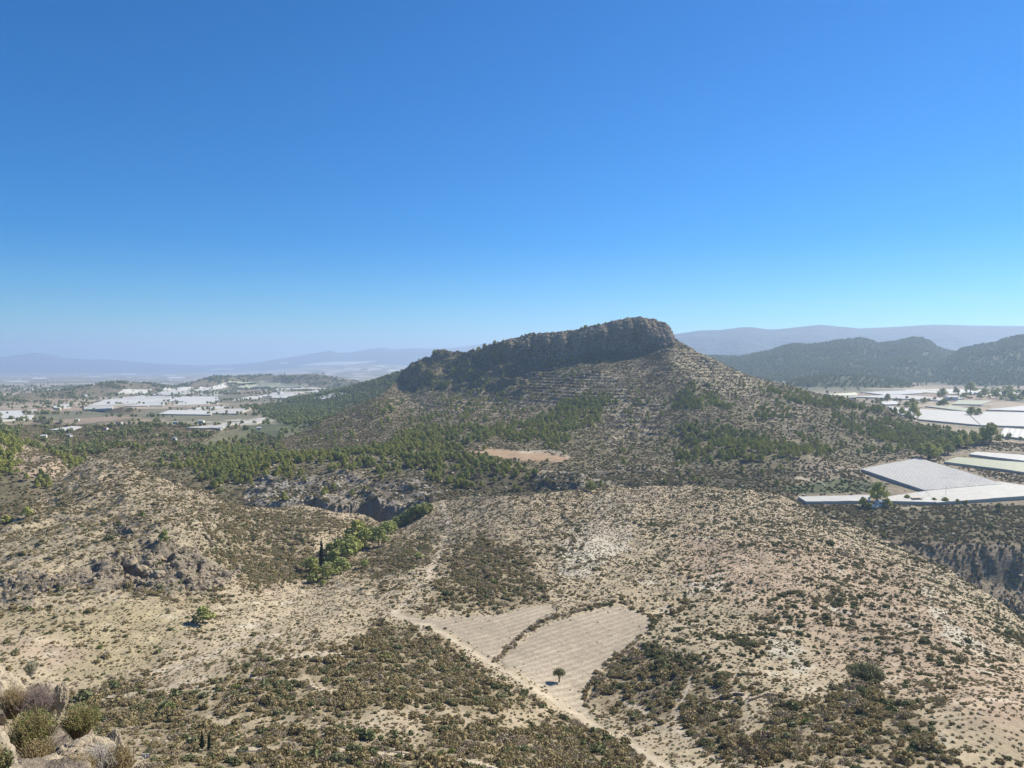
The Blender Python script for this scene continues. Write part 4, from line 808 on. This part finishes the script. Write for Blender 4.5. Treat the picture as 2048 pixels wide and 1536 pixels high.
# ------------------------------------------------------------------ bushes on the crag
def twig_bush(name, px, py, D, wpx, hpx, n, tw, leaf, nleaf, label, seed):
    r = np.random.default_rng(seed); x, y, z = at(px, py, D); w, h = wpx * D / F, hpx * D / F; parts, tips = [], []
    for _ in range(n):
        a = r.random() * 6.28; q = r.random() ** .6; el = r.uniform(.55, 1.0); b0 = np.array((math.cos(a) * q * w * .3, math.sin(a) * q * w * .3, -.05))
        t = np.array((math.cos(a) * q * w, math.sin(a) * q * w, h * el * (1 - .35 * q * q))); m = (b0 + t) / 2 + r.normal(0, .05, 3) * h; m[2] += h * .08
        parts.append(tube([b0, m, t], [.0055, .0035, .0015], 3)); tips += [m, t, (m + t) / 2]
        for _ in range(2): s0 = m + (t - m) * r.random(); parts.append(tube([s0, s0 + r.normal(0, .12, 3) * h + np.array((0, 0, .08 * h))], [.0028, .001], 3))
    e = link(bpy.data.objects.new(name, None)); place(e, x, y, z, 1); tag(e, label, 'bush')
    v, f = joinvf(parts); me = fast_mesh('stems', v, f); me.materials.append(tw); link(bpy.data.objects.new('stems', me), e)
    if nleaf:
        T = np.array(tips); k = r.integers(0, len(T), nleaf); c = T[k] + r.normal(0, .05, (nleaf, 3)) * np.array((w, w, h)); c[:, 2] = np.maximum(c[:, 2], 0)
        v, f = tris(c, np.zeros(3), .011, r); me = fast_mesh('leaves', v, f, False); me.materials.append(leaf); link(bpy.data.objects.new('leaves', me), e)
def plainmat(name, c_, rough=.9):
    m, nt, b = newmat(name); b.inputs['Roughness'].default_value = rough; co = N(nt, 'ShaderNodeTexCoord').outputs['Object']
    nt.links.new(mixc(nt, nz(nt, co, 3, 5, .7), tuple(v * .72 for v in c_), tuple(min(v * 1.2, .95) for v in c_)), b.inputs['Base Color']); return m
TW1, TW2, TW3 = plainmat('purple_grey_twigs', (.23, .18, .155)), plainmat('pale_grey_twigs', (.42, .38, .34)), plainmat('straw_twigs', (.30, .22, .12))
twig_bush('twiggy_bush', 72, 1432, 13.4, 42, 62, 520, TW1, None, 0, 'leafless purple grey twiggy bush in front of the rounded rock', 1)
twig_bush('twiggy_bush', 24, 1430, 13.2, 26, 60, 260, TW3, LM['straw'], 900, 'dry tan bush at the foot of the rock face', 2)
twig_bush('leafy_bush', 62, 1500, 12.2, 48, 80, 380, TW3, LM['bright'], 5200, 'olive green bush filling the middle of the crag, left of two', 3)
twig_bush('leafy_bush', 160, 1470, 12.6, 38, 62, 320, TW3, LM['bright'], 4200, 'olive green bush right of the purple twiggy bush, right of two', 4)
twig_bush('leafy_bush', 75, 1535, 11.2, 34, 56, 260, TW3, LM['olive'], 2600, 'brownish green bush hanging over the pale slab', 5)
twig_bush('twiggy_bush', 196, 1556, 10.8, 48, 66, 480, TW2, LM['ggreen'], 500, 'pale silvery twiggy bush at the bottom edge', 6)
twig_bush('leafy_bush', 150, 1566, 10.4, 42, 56, 320, TW3, LM['olive'], 2600, 'straw brown bush at the bottom edge left of the silvery one', 7)
twig_bush('leafy_bush', 238, 1560, 10.9, 30, 70, 260, TW3, LM['olive'], 2200, 'tan green bush right of the silvery twiggy bush', 8)
twig_bush('leafy_bush', -6, 1560, 6.2, 26, 70, 200, TW3, LM['dark'], 2500, 'dark green bush in the extreme bottom left corner', 9)
twig_bush('leafy_bush', 62, 1346, 15.2, 14, 24, 90, TW2, LM['ggreen'], 900, 'small grey green bush on top of the rounded rock', 10)
# ------------------------------------------------------------------ netted greenhouses
def netmat(name, c_, c2_):
    m, nt, b = newmat(name); co = N(nt, 'ShaderNodeTexCoord').outputs['Object']
    k = nz(nt, co, .30, 8, .9); c = mixc(nt, ma(nt, 'MULTIPLY', ma(nt, 'SUBTRACT', k, .35), 2.2, clamp=True), c2_, c_); nt.links.new(c, b.inputs['Base Color']); b.inputs['Roughness'].default_value = .55
    bp = N(nt, 'ShaderNodeBump'); bp.inputs['Strength'].default_value = .35; bp.inputs['Distance'].default_value = .6; nt.links.new(nz(nt, co, .45, 5, .7), bp.inputs['Height']); nt.links.new(bp.outputs[0], b.inputs['Normal']); return m
NW, NG, NY, NB = netmat('white_net', (.52, .51, .475), (.34, .33, .30)), netmat('grey_net', (.52, .51, .475), (.42, .41, .38)), netmat('yellowish_net', (.35, .36, .245), (.26, .27, .18)), netmat('glaring_white_net', (.52, .505, .455), (.33, .315, .28))
seam = plainmat('dark_net_seam', (.16, .15, .13)); sidem = plainmat('net_side', (.45, .43, .38)); postm = plainmat('post_metal', (.30, .29, .27))
def greenhouse(quad, mat, strips, label, group=None, h=1.7, dmin=300, name='netted_greenhouse'):
    P4 = [np.array(hit(px, py, h, dmin)) for px, py in quad]
    nu, nv = strips * 4 if strips > 1 else 12, 14
    U, W = np.meshgrid(np.linspace(0, 1, nu + 1), np.linspace(0, 1, nv + 1))
    p = (P4[0][None, None] * ((1 - U) * (1 - W))[..., None] + P4[1] * (U * (1 - W))[..., None] + P4[2] * (U * W)[..., None] + P4[3] * ((1 - U) * W)[..., None])
    size = np.linalg.norm(P4[0] - P4[2])
    # follow the ground below
    fx = np.clip((p[..., 0] / p[..., 1] * F + CX - PX0) / (PX1 - PX0) * (NC - 1), 0, NC - 1.01).astype(int); fi = np.clip(np.searchsorted(DR, p[..., 1]), 0, NR - 1)
    g = Z[fi, fx]; zt = np.maximum(p[..., 2], g) + h
    if strips > 1: zt = zt + .22 * np.abs(np.sin(U * strips * math.pi)) ** .7
    zt = zt + .18 * fbm(p[..., 0], p[..., 1], 11, 2, 95)
    v = np.stack([p[..., 0], p[..., 1], zt + H0], -1).reshape(-1, 3); Ix = np.arange(len(v)).reshape(nv + 1, nu + 1)
    q = np.stack([Ix[:-1, :-1], Ix[:-1, 1:], Ix[1:, 1:], Ix[1:, :-1]], -1).reshape(-1, 4); c0 = v.mean(0); c0[2] -= h
    e = link(bpy.data.objects.new(name, None)); e.location = c0; tag(e, label, 'greenhouse', group)
    me = fast_mesh('net_roof', v - c0, q, strips <= 1); me.materials.append(mat); link(bpy.data.objects.new('net_roof', me), e)
    ring = np.concatenate([Ix[0, :], Ix[1:, -1], Ix[-1, -2::-1], Ix[-2::-1, 0]]); tv = v[ring]; bv = tv.copy(); bv[:, 2] -= h + 2.5; m_ = len(ring)
    sq = np.array([(k, k + 1, k + 1 + m_, k + m_) for k in range(m_ - 1)]); me = fast_mesh('net_side', np.concatenate([tv - (0, 0, .05), bv]) - c0, sq, False); me.materials.append(sidem); link(bpy.data.objects.new('net_side', me), e)
    if strips > 6:
        parts = []
        for k in range(0, nu + 1, 4):
            ln = v.reshape(nv + 1, nu + 1, 3)[:, k] - c0 + (0, 0, .10); parts.append(tube(ln, [.07] * (nv + 1), 4))
        sv, sf = joinvf(parts); me = fast_mesh('roof_seams', sv, sf); me.materials.append(seam); link(bpy.data.objects.new('roof_seams', me), e)
greenhouse([(1722,938),(1838,916),(2004,968),(1850,981)], NG, 26, 'large grey net roof with dark parallel seams below the pine belt')
greenhouse([(1596,993),(1740,990),(1742,1002),(1612,1003)], NW, 1, 'narrow white net strip left of the white shed')
greenhouse([(1775,993),(1850,982),(1872,1004),(1778,1002)], NB, 1, 'bright white net between the white shed and the pergola')
greenhouse([(1851,982),(1995,963),(2150,984),(1873,1005)], NB, 1, 'glaring white net roof filling the ground below the lined grey roof')
greenhouse([(1888,923),(1914,914),(2150,936),(2150,960)], NY, 1, 'greenish net roof right of the lined grey roof')
greenhouse([(1938,908),(1953,903),(2150,918),(2150,936)], NW, 1, 'mottled white net roof behind the greenish one')
greenhouse([(2008,856),(2150,866),(2150,886),(1998,872)], NG, 12, 'ribbed hoop tunnels at the right picture edge')
RG = [([(1775,812),(1836,820),(1832,836),(1800,828)], NW, 'small white net left of the tall upright tree'),([(1840,818),(1930,823),(1960,850),(1836,838)], NB, 'white net roof right of the tall upright tree'),([(1932,823),(2150,826),(2150,869),(1962,850)], NB, 'largest white net roof, reaching the right picture edge'),
  ([(1972,819),(2060,810),(2160,812),(2160,825)], NW, 'white net behind the largest one at the right edge'),([(1850,812),(1900,811),(1960,819),(1930,822)], NY, 'pale yellowish net behind the tall upright tree'),([(1905,808),(1917,800),(1985,801),(1962,809)], NY, 'cream net in front of the long shed'),
  ([(1700,793),(1800,789),(1892,797),(1880,801)], NB, 'long white net in front of the small wooded hill'),([(1655,788),(1712,785),(1716,790),(1662,790)], NY, 'cream net at the foot of the small wooded hill'),([(1720,784),(1828,780),(1850,786),(1770,790)], NW, 'white net touching the small wooded hill'),
  ([(1758,803),(1790,801),(1802,808),(1768,809)], NG, 'greyish net above the right tip of the pine slope'),([(1896,795),(1926,793),(1928,797),(1898,798)], NW, 'small white net left of the long shed')]
for q_, m_, l_ in RG: greenhouse(q_, m_, 1, l_, dmin=780)
LG = [([(98,859),(145,852),(164,853),(142,861)], NG, 'pale net between the left groves near the small bare mound'),([(372,855),(420,850),(505,842),(440,857)], NB, 'long bright white net above the dark green orchard, wide left part'),([(480,848),(510,839),(533,840),(512,846)], NB, 'long bright white net above the dark green orchard, narrow right part'),
  ([(476,776),(500,768),(528,765),(506,775)], NY, 'yellowish net under the low ridge, leftmost of three'),([(508,775),(528,766),(562,768),(541,775)], NY, 'yellowish net under the low ridge, middle of three'),([(543,775),(563,769),(618,770),(602,775)], NY, 'yellowish net under the low ridge, rightmost of three')]
for q_, m_, l_ in LG: greenhouse(q_, m_, 1, l_, dmin=560)
for k, q_ in enumerate(LG2):
    if k < 27: c_ = np.mean(q_, axis=0); q_ = [tuple(c_ + (np.array(p_) - c_) * (1.18, 1.32)) for p_ in q_]
    cx_, cy_ = np.mean(q_, axis=0); wd = 'long' if q_[1][0] - q_[3][0] > 60 or abs(q_[2][0] - q_[0][0]) > 75 else 'short'
    d = ('far beyond the low ridge, ' + ('towards the hazy mountains' if cx_ > 500 else 'near the distant town')) if k >= 27 else ('right under the low ridge' if cy_ < 786 else 'in the middle of the left plain' if cy_ < 806 else 'on the near side of the left plain') + (', at the left edge' if cx_ < 160 else ', left part' if cx_ < 290 else ', centre part' if cx_ < 450 else ', beside the forest')
    greenhouse(q_, [NG, NW, NG, NB, NG][k % 5] if k else NY, 1, '%s %s net greenhouse %s' % (wd, 'grey' if k % 5 in (0, 2, 4) else 'white', d), '%s %s net greenhouses %s' % (wd, 'grey' if k % 5 in (0, 2, 4) else 'white', d), dmin=560 if k < 27 else 3300)
# ------------------------------------------------------------------ houses and sheds
WH, RT, GR, GL, CRM = plainmat('whitewash', (.75, .73, .68)), plainmat('roof_tiles', (.34, .20, .13)), plainmat('grey_sheet_roof', (.52, .52, .50)), plainmat('window_dark', (.05, .055, .06), .3), plainmat('cream_render', (.56, .48, .36))
def boxv(x0, x1, y0, y1, z0, z1):
    v = np.array([(x, y, z) for z in (z0, z1) for x, y in ((x0, y0), (x1, y0), (x1, y1), (x0, y1))], float)
    return v, np.array([(0, 3, 2, 1), (4, 5, 6, 7), (0, 1, 5, 4), (1, 2, 6, 5), (2, 3, 7, 6), (3, 0, 4, 7)])
def piece(nm, parts, mat, par):
    v, f = joinvf(parts); me = fast_mesh(nm, v, f, False); me.materials.append(mat); return link(bpy.data.objects.new(nm, me), par)
def house(px, py, wpx, label, wall=WH, roof=RT, name='house', cat='house', group=None, hr=.42, dmin=560, rot=.2, simple=False):
    x, y, z = hit(px, py, 0, dmin); w = wpx * y / F; d = w * .6; h = max(2.6, min(w * hr, 6)); e = link(bpy.data.objects.new(name, None)); place(e, x, y, z, 1, rot); tag(e, label, cat, group)
    gv = np.array([(-w/2, -d/2, -1), (w/2, -d/2, -1), (w/2, d/2, -1), (-w/2, d/2, -1), (-w/2, -d/2, h), (w/2, -d/2, h), (w/2, d/2, h), (-w/2, d/2, h), (-w/2, 0, h * 1.3), (w/2, 0, h * 1.3)])
    gf = np.array([(0, 1, 5, 4), (2, 3, 7, 6), (1, 2, 6, 5), (3, 0, 4, 7), (4, 8, 7, 4), (5, 6, 9, 5)]); me = bpy.data.meshes.new('wall'); me.from_pydata([tuple(q) for q in gv], [], [tuple(dict.fromkeys(q)) for q in gf.tolist()]); me.materials.append(wall); link(bpy.data.objects.new('wall', me), e)
    o_ = .35; rs = []
    for sg in (-1, 1):
        a = np.array([(-w/2 - o_, sg * (d/2 + o_), h - .12), (w/2 + o_, sg * (d/2 + o_), h - .12), (w/2 + o_, 0, h * 1.3 + .05), (-w/2 - o_, 0, h * 1.3 + .05)]); rs.append((np.concatenate([a, a + (0, 0, .14)]), np.array([(0, 1, 2, 3), (4, 7, 6, 5), (0, 4, 5, 1), (2, 6, 7, 3), (1, 5, 6, 2), (3, 7, 4, 0)])))
    piece('roof', rs, roof, e)
    if not simple:
        piece('door', [boxv(-.5, .5, -d/2 - .05, -d/2 + .02, 0, 2.1)], GL, e)
        for sx_ in (-.3, .3): piece('window', [boxv(w * sx_ - .5, w * sx_ + .5, -d/2 - .05, -d/2 + .02, h * .45, h * .45 + 1)], GL, e)
for px, py, w, lb in [(72,853,8,'small bright white cottage on the slope of the left mound'),(240,850,15,'white farmhouse among dark trees right of the conical mound'),(212,860,8,'white cottage half hidden by trees left of the farmhouse'),(140,874,9,'white house behind the trees of the left bare hill'),(88,876,10,'white house just above the left bare hill'),
    (170,793,8,'small white house below the low ridge on the left'),(352,848,10,'white shed at the left end of the long bright net'),(403,846,11,'pale shed above the long bright net'),(440,861,8,'small white hut below the long bright net'),(350,881,8,'white hut among the fields left of the orchard'),(155,842,6,'tiny white house on the dark terraces'),(432,808,7,'tiny white house between the nets'),(560,787,10,'white farm building near the forest edge'),(243,797,7,'white house beside the big grey nets'),(116,820,10,'cream barn left of the big grey nets'),(518,860,7,'small white hut in the green orchard')]:
    house(px, py, w, lb, CRM if 'cream' in lb else WH, RT if 'cottage' in lb or 'farmhouse' in lb else GR, rot=px * .1 % 1 - .5)
house(1902, 800, 22, 'long white flat farm shed among the trees on the right', WH, GR, 'shed', 'shed', hr=.28, dmin=800, rot=.1)
house(2025, 800, 9, 'white farmhouse in the grove at the right edge', WH, RT, dmin=800); house(1953, 789, 8, 'small house hidden in the grove at the right', WH, GR, dmin=800); house(1940, 797, 8, 'low cream house between the grove trees', CRM, RT, dmin=800)
house(1762, 1011, 20, 'white storage shed under the tall dark pine', WH, GR, 'shed', 'shed', hr=.36, dmin=300, rot=.15)
r = np.random.default_rng(12)
for k in range(34):
    px = r.uniform(5, 420); py = 746 + r.random() * 18 + (px > 200) * 2; house(px, py, r.uniform(3, 6), 'tiny white building in the distant town on the plain', WH, GR, 'building', 'building', 'buildings of the distant town', dmin=3300, simple=True, hr=.5, rot=r.random())
# timber pergola, parked van
x, y, z = hit(1834, 1003, 0, 300); e = link(bpy.data.objects.new('pergola', None)); place(e, x, y, z, 1, .1); tag(e, 'open timber pergola with pale roof between the round bushes', 'pergola')
for a in (-3, 0, 3):
    for b_ in (-1.2, 1.2): piece('post', [boxv(a - .08, a + .08, b_ - .08, b_ + .08, -.3, 2.5)], bark, e)
piece('roof', [boxv(-3.4, 3.4, -1.6, 1.6, 2.5, 2.7)], CRM, e); piece('bench', [boxv(-3, 3, -1.3, -.9, .75, .9)], CRM, e)
x, y, z = hit(1748, 1016, 0, 300); e = link(bpy.data.objects.new('van', None)); place(e, x, y, z, 1, .1); tag(e, 'white van parked in front of the storage shed', 'van')
piece('body', [boxv(-2.3, 1.2, -.9, .9, .4, 2.0), boxv(1.2, 2.3, -.85, .85, .4, 1.25), ], WH, e); piece('windscreen', [boxv(1.2, 1.26, -.75, .75, 1.3, 1.9)], GL, e); piece('window', [boxv(.2, 1.0, -.93, -.9, 1.2, 1.8)], GL, e)
for a in (-1.5, 1.5):
    for b_ in (-.85, .85): piece('wheel', [tube([(a, b_ - .1, .35), (a, b_ + .1, .35)], [.35, .35], 14)], seam, e)
# footpath rails, posts, metal railing
def rail_fence(name, pts, label, posts):
    P3 = [np.array(hit(px, py)) for px, py in pts]; c0 = P3[0].copy(); e = link(bpy.data.objects.new(name, None)); place(e, *c0, 1); tag(e, label, 'fence')
    piece('rail', [tube([p - c0 + (0, 0, .45) for p in P3], [.07] * len(P3), 5)], TW2, e)
    for k in range(posts):
        t = k / (posts - 1) * (len(P3) - 1); i_ = min(int(t), len(P3) - 2); p = P3[i_] + (P3[i_ + 1] - P3[i_]) * (t - i_) - c0; piece('post', [tube([p + (0, 0, -.2), p + (0, 0, .8)], [.06, .06], 6)], bark, e)
rail_fence('path_rail', [(476,1508),(540,1508),(610,1504),(660,1502),(695,1500)], 'low wooden rail along the footpath at the bottom left', 7)
rail_fence('path_rail', [(770,1508),(820,1514),(880,1524),(940,1534),(1000,1545)], 'low wooden rail along the descending footpath at the bottom centre', 7)
x, y, z = hit(706, 1510); e = tag(piece('pole', [tube([(0, 0, -.2), (0, 0, 2.4)], [.035, .03], 6)], bark, None), 'thin upright pole beside the footpath', 'pole'); place(e, x, y, z)
x, y, z = hit(820, 1508); e = tag(piece('marker_post', [boxv(-.08, .08, -.08, .08, -.2, .75), boxv(-.1, .1, -.1, .1, .75, .82)], plainmat('rusty_post', (.22, .10, .06)), None), 'short dark red marker post on the footpath', 'post'); place(e, x, y, z)
rust = plainmat('rusty_metal', (.20, .13, .08)); x, y, z = hit(262, 1516); e = link(bpy.data.objects.new('metal_railing', None)); sc_ = y / F; place(e, x, y, z, 1, 0); tag(e, 'rusty metal railing with two white boards beside the crag', 'railing')
for q in (-12, 5, 38): piece('post', [tube([(q * sc_, 0, -.3), (q * sc_, 0, (22 + q * .12) * sc_)], [.05, .05], 6)], rust, e)
for h_ in (22, 13, 4): piece('rail', [tube([(-14 * sc_, 0, (h_ - 3) * sc_), (39 * sc_, 0, (h_ + 4) * sc_)], [.035, .035], 5)], rust, e)
for q in (22, 31): piece('board', [boxv(q * sc_, (q + 7) * sc_, -.03, .03, -.1, 9 * sc_)], WH, e)
x, y, z = hit(1892, 985, 3.2, 300); e = tag(piece('pole', [tube([(0, 0, 0), (0, 0, 7.5)], [.1, .07], 6)], postm, None), 'slim grey pole standing between the two large net roofs', 'pole'); place(e, x, y, z)
# dry stone terrace walls
for pts, lb in [([(1422,1404),(1445,1396),(1470,1390),(1488,1391)], 'curved dry stone terrace wall in the gully scrub'),([(1500,1402),(1530,1392),(1570,1392)], 'straight dry stone wall right of the curved one')]:
    P3 = [np.array(hit(a, b_)) for a, b_ in pts]; c0 = P3[0].copy(); r = np.random.default_rng(len(lb)); parts = []
    for i_ in range(len(P3) - 1):
        L_ = np.linalg.norm(P3[i_ + 1] - P3[i_]); n_ = int(L_ / .33)
        for k in range(n_):
            for lv in range(3):
                p = P3[i_] + (P3[i_ + 1] - P3[i_]) * ((k + r.random() * .4) / n_) - c0; w_, h_ = r.uniform(.12, .26), r.uniform(.09, .16); jx, jy = r.normal(0, .04, 2)
                v, f = boxv(-w_, w_, -.2, .2, 0, h_ * 2); v += r.normal(0, .035, v.shape); parts.append((v + p + (jx, jy, lv * .22 - .15), f))
    e = tag(piece('stone_wall', parts, rockm, None), lb, 'wall'); place(e, *c0)

# ------------------------------------------------------------------ haze
hm = bpy.data.materials.new('haze'); hm.use_nodes = True; nt = hm.node_tree; nt.nodes.clear()
pv = nt.nodes.new('ShaderNodeVolumePrincipled'); mo = nt.nodes.new('ShaderNodeOutputMaterial'); nt.links.new(pv.outputs[0], mo.inputs['Volume'])
pv.inputs['Density'].default_value = 1.15e-4; pv.inputs['Color'].default_value = (.47, .62, .86, 1); pv.inputs['Anisotropy'].default_value = 0.3
x0, x1, y0, y1, z0, z1 = -15500, 23000, -400, 26000, float(Z.min()) + H0 - 1, float(Z.max()) + H0 + 30
hv = np.array([(x, y, z) for x in (x0, x1) for y in (y0, y1) for z in (z0, z1)])
me = fast_mesh('haze', hv, np.array([(0, 1, 3, 2), (4, 6, 7, 5), (0, 4, 5, 1), (2, 3, 7, 6), (0, 2, 6, 4), (1, 5, 7, 3)]), False); me.materials.append(hm)
o = link(bpy.data.objects.new('haze', me)); o['kind'] = 'stuff'
